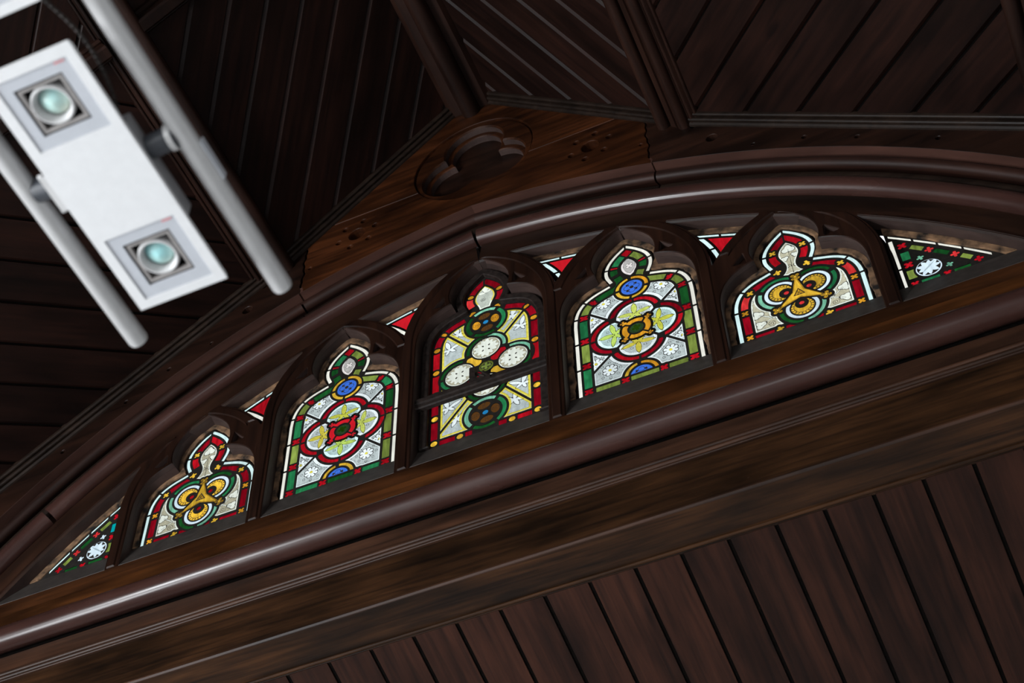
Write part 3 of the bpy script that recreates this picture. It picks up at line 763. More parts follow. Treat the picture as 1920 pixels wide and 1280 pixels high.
def quatre(g, S, inn, a, d, half, r, a0=45):
    """four-petalled shape centred at arc length a and depth d of one side of a border"""
    i = np.argmin(np.hypot(S - a, inn - d) + np.where(half > 0, 9, 0)); i = np.unravel_index(i, g.X.shape)
    return flower(g, (float(g.X[i]), float(g.Z[i])), r, 4, a0)
def make_light(k):
    s = HEAD[k]; cx = k * PITCHX
    root = window_root(WNAMES[k], cx, WLAB[k])
    g = Grid(-0.42, 0.42, -0.05, 1.23 + s, 0.003)
    f, S, I = light_field(g, 0.0, s)
    inn = -f                                   # depth inside the side outline
    pts = side_pts(s)
    sc_ = arc_at(pts, 0.112, 0.85 + s); sa_ = sum(math.dist(a, b) for a, b in zip(pts[:-1], pts[1:]))
    P = Panel(root, g, cx)
    line = lambda F, w=0.0014: P.coat('trace_line', F, -0.0022) if w is None else P.coat('trace_line', np.abs(F) - w, -0.0022)
    if abs(k) == 1:
        warm = 'cream'
        knot = 'scarlet' if k < 0 else 'amber'
        Q = (0.004, 0.410); C1 = (0.006, 0.768); C0 = (0.004, 0.038)
        low = 0.050 - g.Z
        # roundels
        for c, clipf in ((C1, -1.0), (C0, low)):
            P.pane('blue', np.maximum(sd_circle(g, c, 0.061), clipf))
            for a0, a1, cc in ((100, 178, 'gold'), (182, 260, 'gold'), (-98, -15, 'gold'), (-10, 92, 'amber' if k > 0 else 'gold')):
                P.pane(cc, np.maximum.reduce([ring(g, c, 0.074, 0.094), sector(g, c, a0 + 3, a1 - 3), clipf + np.zeros_like(g.X)]), gap=0.008)
            fl_ = np.maximum(flower(g, c, 0.045, 4, 0), 0.054 - g.Z if c is C0 else -1.0)
            line(fl_, 0.0016); line(np.maximum(sd_circle(g, c, 0.010), 0.054 - g.Z), 0.002)
            for i in range(4):
                a = math.radians(45 + 90 * i); p = (c[0] + 0.036 * math.cos(a), c[1] + 0.036 * math.sin(a))
                P.coat('trace_line', np.maximum(sd_circle(g, p, 0.007), 0.054 - g.Z), -0.0022)
        # quatrefoil
        lobes = [(Q[0] + 0.114 * math.cos(math.radians(a)), Q[1] + 0.114 * math.sin(math.radians(a))) for a in (0, 90, 180, 270)]
        quat = np.minimum.reduce([sd_circle(g, c, 0.143) for c in lobes])
        P.pane('moss', sd_circle(g, Q, 0.040))
        P.coat('stain_lime', flower(g, Q, 0.026, 4, 20), -0.0024); line(sd_circle(g, Q, 0.033), 0.0018)
        for i in range(4):
            a = 90 * i
            F = np.maximum(ring(g, Q, 0.051, 0.081), sector(g, Q, a - 41, a + 41))
            t = math.radians(a + 45); tip = (Q[0] + 0.098 * math.cos(t), Q[1] + 0.098 * math.sin(t))
            F = np.minimum(F, np.minimum(flower(g, tip, 0.020, 4, a), sd_seg(g, (Q[0] + 0.066 * math.cos(math.radians(a + 36)), Q[1] + 0.066 * math.sin(math.radians(a + 36))), tip, 0.010, 0.006)))
            P.pane(knot, F, gap=0.005)
            line(flower(g, tip, 0.010, 4, a), 0.0012)
        for i, c in enumerate(lobes):
            a = 90 * i
            t = rot(g, Q, a)
            F = np.maximum.reduce([sd_circle(g, c, 0.105), np.abs(t.Z) + 0.010 - t.X, 0.075 - t.X])
            P.pane('white' if i % 2 == (0 if k > 0 else 1) else 'quarry', F, gap=0.009)
            cl = (Q[0] + 0.120 * math.cos(math.radians(a)), Q[1] + 0.120 * math.sin(math.radians(a)))
            lf5 = np.maximum(leaf5(g, cl, 0.094, a), F + 0.004)
            P.coat('stain_lime' if (i in (0, 3)) == (k < 0) or k > 0 and i in (1, 2) else 'stain_yellow', lf5, -0.0024)
            line(np.maximum(np.abs(lf5) - 0.0016, F), None)
            for da in (0, 80, -80):
                q = math.radians(a + da); line(np.maximum(sd_seg(g, cl, (cl[0] + 0.060 * math.cos(q), cl[1] + 0.060 * math.sin(q)), 0.0013, 0.0006), F + 0.006), None)
            P.coat('wash_grey', np.maximum.reduce([sd_circle(g, c, 0.086), -lf5 + 0.003, F + 0.004]), -0.0018)
            line(np.maximum(np.abs(sd_circle(g, c, 0.087)) - 0.0010, F), None)
            for da in (45, -45, 120, -120):
                q = math.radians(a + da); p = (cl[0] + 0.052 * math.cos(q), cl[1] + 0.052 * math.sin(q))
                line(np.maximum(np.abs(sd_circle(g, p, 0.008)) - 0.0014, F + 0.006), None)
            other = np.minimum.reduce([sd_circle(g, d, 0.143) for j, d in enumerate(lobes) if j != i])
            for b0, b1, cc in ((-118, -2, 'ruby'), (2, 118, 'red')):
                P.pane(cc if k > 0 or i not in (2,) else 'ruby', np.maximum.reduce([ring(g, c, 0.118, 0.143), sector(g, c, a + b0, a + b1) if b1 - b0 < 180 else 0 * g.X, 0.004 - other]), gap=0.007)
        P.occ = np.minimum(P.occ, quat + 0.0)
        # white fillets, coloured border
        for sd in (1, -1):
            half = -g.X if sd > 0 else g.X
            for a, b in ((0.0, 0.21), (0.218, 0.425), (0.433, 0.64), (0.648, 0.785), (0.793, sc_ - 0.008), (sc_ + 0.008, sc_ + 0.14), (sc_ + 0.150, sa_ - 0.004)):
                P.pane('cream', np.maximum.reduce([-inn + 0.001, inn - 0.021, a - S, S - b, half]), gap=0.006)
            o1, o2 = ('olive', 'emerald')
            cols = ['emerald', 'olive', 'emerald', 'olive', 'green'] if sd < 0 else ['olive', 'olive', 'green', 'emerald' if k < 0 else 'olive', 'olive']
            cuts = [(0.055, 0.203), (0.262, 0.410), (0.470, 0.618), (0.680, 0.790), (0.852, sc_ + 0.03)]
            for (a, b), c in zip(cuts, cols):
                P.pane(c, np.maximum.reduce([0.034 - inn, inn - 0.078, a - S, S - b, half, 0.012 - g.Z]), gap=0.006)
            for a in (0.028, 0.2325, 0.440, 0.649, 0.821):
                P.pane('ruby', np.maximum.reduce([0.032 - inn, inn - 0.080, half, 0.006 - g.Z, quatre(g, S, inn, a, 0.056, half, 0.030)]), gap=0.004)
            lob = [(sc_ + 0.06, sc_ + 0.135, 'green'), (sc_ + 0.178, sc_ + 0.285, 'olive' if sd > 0 else 'emerald')]
            for a, b, c in lob: P.pane(c, np.maximum.reduce([0.034 - inn, inn - 0.076, a - S, S - b, half]), gap=0.006)
            P.pane('ruby', np.maximum.reduce([0.034 - inn, inn - 0.076, sc_ + 0.142 - S, S - sc_ - 0.171, half]), gap=0.006)
        P.pane('ruby', np.maximum.reduce([0.034 - inn, inn - 0.082, sc_ + 0.292 - S, np.abs(g.X) - 0.03]), gap=0.006)
        # foot row
        for x0, x1, c in ((-0.245, -0.115, 'emerald' if k < 0 else 'olive'), (-0.055, 0.095, 'green' if k < 0 else 'olive'), (0.150, 0.262, 'emerald' if k < 0 else 'olive')):
            P.pane(c, sd_box(g, x0, x1, 0.004, 0.040), gap=0.008)
        for x in (-0.085, 0.122): P.pane('ruby', flower(g, (x, 0.022), 0.027, 4, 45), gap=0.004)
        # painted cross on every little red square
        # vesica in the head
        ves = sd_petal(g, (0.008, 0.878), (0.008, 1.060), 0.098)
        P.pane('blush', ves)
        line(ves + 0.014, 0.0013); fl_ = flower(g, (0.008, 0.965), 0.024); line(fl_, 0.0012); P.coat('wash_grey', np.maximum(ves + 0.014, -fl_), -0.0018)
        # corner quarries
        field = np.maximum.reduce([0.091 - inn, 0.053 - g.Z, g.Z - 0.80])
        for sx in (1, -1):
            for sz in (1, -1):
                dq = ((g.X - Q[0]) * sx - (g.Z - Q[1]) * sz) * 0.7071        # signed distance from the diagonal
                quad = np.maximum.reduce([-(g.X - Q[0]) * sx, -(g.Z - Q[1]) * sz])
                for part, cut in ((0, dq + 0.004), (1, -dq + 0.004)):
                    F = P.pane('quarry', np.maximum.reduce([field, quad, cut]), gap=0.010, amin=3e-4)
                    inner = np.maximum(F + 0.005, 0.034 - (quat - 0.0))
                    fc = (Q[0] + sx * 0.165, Q[1] + sz * (0.292 if sz > 0 else 0.272)) if part == 0 else (Q[0] + sx * 0.238, Q[1] + sz * 0.188)
                    pet = [sd_circle(g, (fc[0] + 0.030 * math.cos(math.radians(22.5 + 45 * b)), fc[1] + 0.030 * math.sin(math.radians(22.5 + 45 * b))), 0.0125) for b in range(8)]
                    fl_ = np.minimum.reduce(pet + [sd_circle(g, fc, 0.026)])
                    for q in pet: line(np.maximum.reduce([np.abs(q) - 0.0015, F + 0.004, 0.022 - np.hypot(g.X - fc[0], g.Z - fc[1])]), None)
                    line(np.maximum(np.abs(np.abs(F + 0.012) - 0.0) - 0.0009, 0.030 - quat), None)
                    P.coat('wash_grey', np.maximum(inner, -fl_), -0.0018)
                    line(np.maximum(np.abs(fl_ - 0.001) - 0.0017, F + 0.004), None)
                    line(np.maximum(np.abs(quat - 0.033) - 0.0014, F + 0.003), None)
                    P.coat('stain_yellow', np.maximum(sd_circle(g, fc, 0.009), F + 0.004), -0.0026)
                    line(np.maximum(np.abs(sd_circle(g, fc, 0.010)) - 0.0010, F + 0.004), None)
                    for a in range(0, 360, 45):
                        q = math.radians(a); p = (fc[0] + 0.058 * math.cos(q), fc[1] + 0.060 * math.sin(q))
                        line(np.maximum(np.abs(sd_circle(g, p, 0.0075)) - 0.0014, F + 0.005), None)
        P.finish(np.maximum(f - 0.006, -0.008 - g.Z))
    elif abs(k) == 2:
        cs = [(-0.086, 0.287), (0.086, 0.287), (0.003, 0.128)]; M = (0.003, 0.243)
        tips = [(0.003, 0.378), (0.130, 0.160), (-0.122, 0.160)]
        # gold triangle with flowered tips
        tri = np.full(g.X.shape, 9.0)
        for t in tips:
            tri = np.minimum(tri, sd_seg(g, M, (M[0] + (t[0] - M[0]) * 0.88, M[1] + (t[1] - M[1]) * 0.88), 0.037, 0.006))
        web = np.maximum.reduce([-(g.Z - 0.205)] + [g.Z - 0.30])
        tri = np.minimum(tri, np.minimum.reduce([flower(g, t, 0.029, 4, 45 if i == 0 else 15 + 60 * i) for i, t in enumerate(tips)]))
        P.pane('gold', tri, gap=0.0)
        P.coat('wash_brown', np.maximum(tri, -(tri + 0.007)), -0.0018)
        inn_t = np.full(g.X.shape, -9.0)
        for i in range(3):
            a = math.radians(90 + 120 * i); inn_t = np.maximum(inn_t, -((g.X - M[0]) * math.cos(a) + (g.Z - M[1]) * math.sin(a)) * 1.0 - 0.016)
        line(inn_t, 0.0024)
        for i in range(3):
            a = math.radians(90 + 120 * i); pe = sd_petal(g, M, (M[0] + 0.030 * math.cos(a), M[1] + 0.030 * math.sin(a)), 0.012); line(pe, 0.0012)
            line(np.abs(flower(g, tips[i], 0.018, 4, 45 if i == 0 else 15 + 60 * i)), 0.0010)
            line(np.maximum(np.abs(tri + 0.006) - 0.0010, 0.03 - np.hypot(g.X - M[0], g.Z - M[1])), None)
        P.coat('wash_brown', np.maximum(inn_t, -9), -0.0018)
        for c in cs:
            a = math.degrees(math.atan2(c[1] - M[1], c[0] - M[0])); u = ((M[0] - c[0]), (M[1] - c[1])); l = math.hypot(*u); u = (u[0] / l, u[1] / l)
            dot = (c[0] + u[0] * 0.030, c[1] + u[1] * 0.030)
            P.pane('ruby' if k < 0 else 'rose', np.maximum(sd_circle(g, dot, 0.014), 0.010 - tri), gap=0.0)
            cres = np.maximum(sd_circle(g, c, 0.060), -sd_circle(g, (c[0] + u[0] * 0.028, c[1] + u[1] * 0.028), 0.036))
            P.pane('gold', np.maximum(cres, 0.010 - tri), gap=0.0)
            for i in range(13):
                q = math.radians(a - 120 + 20 * i); p = (c[0] + 0.052 * math.cos(q), c[1] + 0.052 * math.sin(q))
                line(np.maximum(np.abs(sd_circle(g, p, 0.009)) - 0.0016, cres), None)
            P.pane('ice', np.maximum.reduce([ring(g, c, 0.068, 0.087), -sector(g, c, a + 130, a + 230), 0.010 - tri] + [0.075 - np.hypot(g.X - d[0], g.Z - d[1]) for d in cs if d is not c]), gap=0.003)
            for b0, b1, cc in ((-105, -6, 'green' if c is cs[2] else 'emerald'), (6, 105, 'mint' if c is not cs[1] else 'green')):
                P.pane(cc, np.maximum.reduce([ring(g, c, 0.100, 0.121), sector(g, c, a + b0, a + b1), 0.014 - g.Z] + [0.127 - np.hypot(g.X - d[0], g.Z - d[1]) for d in cs if d is not c]), gap=0.006)
        lob3 = np.minimum.reduce([sd_circle(g, c, 0.122) for c in cs])
        P.occ = np.minimum(P.occ, lob3)
        # fillets, red and gold border
        gold_s = [0.012, 0.218, arc_at(pts, 0.31, 0.40), sc_ - 0.02 + 0.02, sc_ + 0.165]
        for sd in (1, -1):
            half = -g.X if sd > 0 else g.X
            for a, b in ((0.0, 0.235), (0.243, 0.405), (0.413, sc_ - 0.006), (sc_ + 0.006, sc_ + 0.13), (sc_ + 0.140, sa_ - 0.004)):
                P.pane('white', np.maximum.reduce([-inn + 0.001, inn - 0.021, a - S, S - b, half]), gap=0.006)
            gs = [0.022, 0.222, 0.420, sc_, sc_ + 0.165]
            P.pane('gold', flower(g, (sd * 0.080, 0.458), 0.024, 4, 20), gap=0.004)
            for a in gs:
                if a == sc_: continue
                P.pane('gold' if (a > 0.3) else 'amber', np.maximum.reduce([0.034 - inn, inn - 0.076, half, quatre(g, S, inn, a, 0.055, half, 0.022)]), gap=0.004)
            for (a, b), c in zip(zip(gs[:-1], gs[1:]), ('red', 'rose' if k > 0 else 'red', 'red', 'ruby')):
                P.pane(c, np.maximum.reduce([0.036 - inn, inn - 0.074, a + (0.026 if a != sc_ else 0.012) - S, S - b + (0.026 if b != sc_ else 0.004), half]), gap=0.008)
            P.pane('ruby' if sd > 0 else 'red', np.maximum.reduce([0.036 - inn, inn - 0.074, gs[-1] + 0.026 - S, S - sa_ + 0.030, half]), gap=0.006)
        P.pane('gold', np.maximum.reduce([0.036 - inn, inn - 0.080, sa_ - 0.022 - S, np.abs(g.X) - 0.03]), gap=0.006)
        for x in (-0.130, 0.122): P.pane('gold', flower(g, (x, 0.014), 0.022, 4, 20), gap=0.004)
        for x0, x1 in ((-0.272, -0.157), (-0.104, -0.02), (0.02, 0.094), (0.150, 0.262)): P.pane('red', sd_box(g, x0, x1, -0.002, 0.026), gap=0.006)
        # painted leaf pieces: the stem in the head and the two corners
        stem_ = np.maximum.reduce([0.088 - inn, 0.395 - g.Z, np.abs(g.X) - 0.060])
        F = P.pane('leaf', stem_, gap=0.008)
        hs_ = [heart(g, (0.004, 0.615), 0.040, 90), heart(g, (-0.020, 0.545), 0.024, 150), heart(g, (0.028, 0.560), 0.024, 30)]
        hh = np.minimum.reduce(hs_)
        for q in hs_: line(np.maximum(np.abs(q) - 0.0018, F + 0.005), None)
        line(np.maximum(sd_seg(g, (0.004, 0.62), (0.003, 0.41), 0.0015), F), None)
        for sx in (1, -1): line(np.maximum(scroll(g, (0.003 + 0.022 * sx, 0.478), 0.020, sx), F + 0.004), None)
        line(np.maximum(np.abs(F + 0.008) - 0.001, -9), None)
        P.coat('wash_brown', np.maximum(F + 0.009, -hh), -0.0018)
        for sx in (1, -1):
            co = np.maximum.reduce([0.088 - inn, 0.044 - g.Z, g.Z - 0.40, 0.09 - g.X * sx])
            F = P.pane('leaf', co, gap=0.010, amin=4e-4)
            hs_ = [heart(g, (sx * 0.222, 0.165), 0.036, 90 - sx * 25), heart(g, (sx * 0.215, 0.085), 0.034, 90 - sx * 40)]
            hh = np.minimum.reduce(hs_)
            for q in hs_: line(np.maximum(np.abs(q) - 0.0018, F + 0.004), None)
            st = np.minimum(sd_seg(g, (sx * 0.125, 0.095), (sx * 0.215, 0.165), 0.0035), sd_seg(g, (sx * 0.16, 0.115), (sx * 0.215, 0.085), 0.003))
            line(np.maximum(np.abs(st) - 0.0011, F + 0.004), None)
            line(np.maximum(scroll(g, (sx * 0.165, 0.075), 0.022, sx), F + 0.004), None)
            line(np.maximum(np.abs(F + 0.008) - 0.001, -9), None)
            P.coat('wash_brown', np.maximum.reduce([F + 0.009, -hh, -st]), -0.0018)
        P.finish(np.maximum(f - 0.006, -0.008 - g.Z))
    else:
        C1, C0, Q = (0.004, 0.920), (0.0, 0.146), (0.006, 0.527)
        inn = inn - 0.020
        for c in (C1, C0):
            P.pane('azure', sd_circle(g, c, 0.017))
            for i in range(4):
                a = 45 * 0 + 90 * i + 8; p = (c[0] + 0.057 * math.cos(math.radians(a)), c[1] + 0.057 * math.sin(math.radians(a)))
                t = rot(g, p, a); e = np.hypot(t.X / 0.85, t.Z / 1.25) - 0.030
                P.pane('amber' if c is C1 and i in (0, 2) else 'brown', e, gap=0.006)
                q = math.radians(a)
                line(np.maximum(np.abs(np.hypot(g.X - p[0] - 0.012 * math.cos(q), g.Z - p[1] - 0.012 * math.sin(q)) - 0.010) - 0.0013, e), None)
                line(np.maximum(np.abs(np.hypot(g.X - p[0] + 0.012 * math.cos(q), g.Z - p[1] + 0.012 * math.sin(q)) - 0.008) - 0.0013, e), None)
            for a0, a1, cc in ((-52, 48, 'emerald'), (58, 128, 'mint'), (138, 222, 'green' if c is C1 else 'mint'), (232, 298, 'green')):
                P.pane(cc, np.maximum(ring(g, c, 0.098, 0.122), sector(g, c, a0, a1)), gap=0.006)
            P.occ = np.minimum(P.occ, sd_circle(g, c, 0.122))
        lobes = [(Q[0] + 0.158 * math.cos(math.radians(a)), Q[1] + 0.158 * math.sin(math.radians(a))) for a in (0, 90, 180, 270)]
        P.pane('olive', sd_circle(g, Q, 0.042)); fl_ = flower(g, Q, 0.032, 4, 0); line(fl_, 0.0025); P.coat('wash_brown', np.maximum(sd_circle(g, Q, 0.040), -fl_), -0.0018)
        quat = np.minimum.reduce([sd_circle(g, c, 0.118) for c in lobes] + [sd_circle(g, Q, 0.15)])
        for i, c in enumerate(lobes):
            a = 90 * i
            F = P.pane('leaf', np.maximum(sd_circle(g, c, 0.085), 0.064 - np.hypot(g.X - Q[0], g.Z - Q[1])), gap=0.008)
            X, Z = g.X - c[0], g.Z - c[1]; A = np.arctan2(Z, X); d = np.hypot(X, Z)
            fr = d - (0.066 + 0.009 * np.cos(13 * A) + 0.005 * np.cos(4 * A))                    # frilled leaf
            line(np.maximum(np.abs(fr) - 0.0016, F), None); line(np.maximum(np.abs(sd_circle(g, c, 0.079)) - 0.001, F), None)
            P.coat('wash_brown', np.maximum.reduce([sd_circle(g, c, 0.078), -fr, F + 0.003]), -0.0018)
            for j in range(4):
                q = math.radians(45 + 90 * j); p = (c[0] + 0.026 * math.cos(q), c[1] + 0.026 * math.sin(q))
                t = rot(g, p, math.degrees(q)); P.coat('trace_line', np.maximum(np.hypot(t.X / 1.6, t.Z) - 0.005, F), -0.0022)
            for b0, b1, cc in ((-100, -4, 'green' if i != 1 else 'mint'), (4, 100, 'mint' if i == 0 else 'emerald' if i == 2 else 'green')):
                P.pane(cc, np.maximum.reduce([ring(g, c, 0.098, 0.118), sector(g, c, a + b0, a + b1), 0.055 - inn] + [0.122 - np.hypot(g.X - d_[0], g.Z - d_[1]) for d_ in lobes if d_ is not c]), gap=0.006)
        for i, cc in enumerate(('ruby', 'gold', 'red', 'gold')):
            a = 45 + 90 * i; p0 = (Q[0] + 0.046 * math.cos(math.radians(a)), Q[1] + 0.046 * math.sin(math.radians(a))); p1 = (Q[0] + 0.158 * math.cos(math.radians(a)), Q[1] + 0.158 * math.sin(math.radians(a)))
            P.pane(cc, sd_petal(g, p0, p1, 0.08), gap=0.005)
        P.occ = np.minimum(P.occ, quat)
        gs = [0.030, 0.226, 0.418, 0.612, 0.812, 0.975, sc_, sc_ + 0.165]
        for sd in (1, -1):
            half = -g.X if sd > 0 else g.X
            for a in gs:
                P.pane('gold' if a < 0.5 else 'amber', np.maximum.reduce([0.006 - inn, inn - 0.046, np.hypot(S - a, inn - 0.026) - 0.020, half, 0.008 - g.Z] + ([sd_circle(g, (sd * 0.075, 0.85 + s - 0.02), 0.022)] if a == sc_ else [])), gap=0.005)
            for (a, b), c in zip(zip(gs[:-1], gs[1:]), ('red', 'red', 'ruby', 'ruby' if sd < 0 else 'red', 'red', 'red', 'rose' if sd < 0 else 'red')):
                P.pane(c, np.maximum.reduce([0.006 - inn, inn - 0.046, a + 0.027 - S, S - b + 0.027, half]), gap=0.006)
            P.pane('red', np.maximum.reduce([0.006 - inn, inn - 0.046, gs[-1] + 0.027 - S, S - sa_ + 0.030, half]), gap=0.006)
        P.pane('amber', np.maximum.reduce([0.006 - inn, inn - 0.052, sa_ - 0.022 - S, np.abs(g.X) - 0.03]), gap=0.006)
        for x in (-0.145, 0.150): P.pane('gold', sd_circle(g, (x, 0.022), 0.019), gap=0.004)
        for x0, x1, c in ((-0.262, -0.172, 'red'), (-0.115, -0.075, 'red'), (0.075, 0.12, 'red'), (0.18, 0.262, 'ruby')): P.pane(c, sd_box(g, x0, x1, 0.004, 0.040), gap=0.006)
        st = np.maximum.reduce([0.060 - inn, 1.03 - g.Z, np.abs(g.X) - 0.062])
        F = P.pane('leaf', st, gap=0.008)
        lv = np.minimum.reduce([sd_petal(g, (0.004, 1.19), (0.004, 1.30), 0.045), sd_petal(g, (0.004, 1.19), (-0.042, 1.20), 0.022), sd_petal(g, (0.004, 1.19), (0.046, 1.215), 0.022)])
        line(np.maximum(np.abs(lv) - 0.0012, F + 0.004), None); P.coat('wash_grey', np.maximum(F + 0.008, -lv), -0.0018); line(np.maximum(scroll(g, (-0.012, 1.135), 0.018), F + 0.004), None)
        P.coat('stain_yellow', np.maximum(np.abs(F + 0.004) - 0.004, 1.10 - g.Z), -0.0026)
        field = np.maximum.reduce([0.060 - inn, 0.052 - g.Z, g.Z - 1.03])
        for sx in (1, -1):
            for sz in (1, -1):
                dq = ((g.X - Q[0]) * sx - (g.Z - Q[1]) * sz * 0.78) * 0.78 + 0.055
                quad = np.maximum.reduce([-(g.X - Q[0]) * sx, -(g.Z - Q[1]) * sz])
                for part, cut in ((0, dq + 0.003), (1, -dq + 0.003)):
                    F = P.pane('quarry', np.maximum.reduce([field, quad, cut]), gap=0.009, amin=3e-4)
                    fc = (sx * 0.165, Q[1] + sz * 0.360) if part == 0 else (sx * 0.215, Q[1] + sz * 0.250)
                    lv = leaf5(g, fc, 0.105 if part == 0 else 0.085, 90 - sx * 15)
                    P.coat('wash_grey', np.maximum(F + 0.012, -lv), -0.0018)
                    line(np.maximum(np.abs(lv) - 0.0018, F + 0.006), None)
                    P.coat('stain_yellow', np.maximum(np.abs(F + 0.007) - 0.007, -9), -0.0026)
        P.finish(np.maximum(f + 0.010, -0.008 - g.Z))
        # casement: iron frame round the glass, bar with a broken latch in front
        for reg in split_regions(contours(np.maximum.reduce([f - 0.030, -(f + 0.016), -0.012 - g.Z]), g, 0.0008)):
            mobj('casement_frame', *slab(reg, -0.030, 0.008, 0.005), 'casement_iron', root)
        V, F, U = prism([(-0.030, 0.288), (-0.052, 0.288), (-0.058, 0.295), (-0.058, 0.318), (-0.068, 0.322), (-0.068, 0.352), (-0.056, 0.360), (-0.030, 0.360)], 'X', -0.385, 0.375)
        mobj('glazing_bar', V, F, 'casement_iron', root)
        lt = mobj('latch', *merge(box(-0.050, -0.018, -0.098, -0.060, 0.345, 0.425), box(-0.062, 0.060, -0.078, -0.060, 0.330, 0.352)), 'casement_iron', root)
        lt2 = mobj('latch_tongue', *merge(cyl((-0.048, -0.080, 0.41), (0.030, -0.072, 0.345), 0.009, 10), cyl((0.020, -0.075, 0.385), (0.052, -0.068, 0.335), 0.010, 10)), 'casement_iron', lt)
    # crumbling putty round the glass
    if k != 0:
        n_ = 0.0035 * np.sin(S * 23 + k) + 0.0020 * np.sin(S * 71 + 2 * k) + 0.0012 * np.sin(S * 163 + 3 * k) + 0.002 * np.sin(g.Z * 37 + g.X * 19)
        for reg in split_regions(contours(np.maximum.reduce([f - 0.046, -(f - 0.012) + n_, 0.0 - g.Z]), g, 0.0008)):
            mobj('putty', *slab([[(p[0] + cx, p[1]) for p in q] for q in reg], -0.011, 0.0014, 0.004), 'putty', root)
for k in HEAD: make_light(k)

# ------------------------------------------------------------------ small lights between the heads, and the two end triangles
gv = Grid(-3.4, 3.4, -0.05, 1.50, 0.004)
pfv = np.minimum.reduce([pointed_field(gv, k * PITCHX, HEAD[k]) for k in HEAD])
VF = np.maximum.reduce([sd_arch(gv, R_SOFF - 0.030), 0.040 - pfv])
VL = {6: ((-1.72, -0.86), 'little red glass triangle between the lowest left light and its taller neighbour'), 7: ((-0.86, 0.0), 'little red glass triangle left of the tallest light'),
      8: ((0.0, 0.86), 'little red glass triangle right of the tallest light'), 9: ((0.86, 1.72), 'little red glass triangle beside the head of the low light on the right')}
for n, ((x0, x1), lab) in VL.items():
    root = window_root(n, 0, lab)
    g = Grid(x0 + 0.05, x1 - 0.05, 0.20, 1.48, 0.003)
    pk = [pointed_field(g, k * PITCHX, HEAD[k]) for k in HEAD]
    top = sd_arch(g, R_GL)
    kl = round(x0 / PITCHX); pa = pk[kl + 2]; pb = pk[kl + 3]
    F0 = np.maximum.reduce([top, 0.072 - pa, 0.072 - pb])
    P = Panel(root, g)
    P.pane('scarlet' if n in (7, 8) else 'ruby', np.maximum.reduce([top + 0.030, 0.108 - pa, 0.100 - pb]))
    zl = 1.215 + HEAD[kl] if kl < 0 else 1.07 + HEAD[kl] - 0.02
    xm = {6: -1.40, 7: -0.46, 8: 0.47, 9: 1.39}[n]
    for cut in (g.X - xm + 0.005, xm + 0.005 - g.X):
        P.pane('white', np.maximum.reduce([top, -top - 0.017, 0.086 - pa, 0.080 - pb, cut]), gap=0.008)
    zm = {6: 0.0, 7: 0.0, 8: 1.14, 9: 0.85}[n]
    for cut in ((g.Z - zm + 0.005, zm + 0.005 - g.Z) if zm else (g.Z - 9,)):
        P.pane('white' if n > 7 else 'cream', np.maximum.reduce([pa - 0.094, 0.072 - pa, 0.086 - pb, top + 0.024, cut]), gap=0.008)
    P.pane('cream', np.maximum.reduce([pb - 0.090, 0.074 - pb, 0.080 - pa, top + 0.024]), gap=0.008)
    P.finish(F0 - 0.010)
    for reg in split_regions(contours(np.maximum.reduce([sd_arch(g, R_SOFF - 0.004), -sd_arch(g, R_GL + 0.004) + 0.003 * np.sin(g.X * 23) + 0.0018 * np.sin(g.X * 61), 0.042 - pa, 0.042 - pb]), g, 0.0008)):
        mobj('putty', *slab(reg, -0.011, 0.0014, 0.004), 'putty', root)
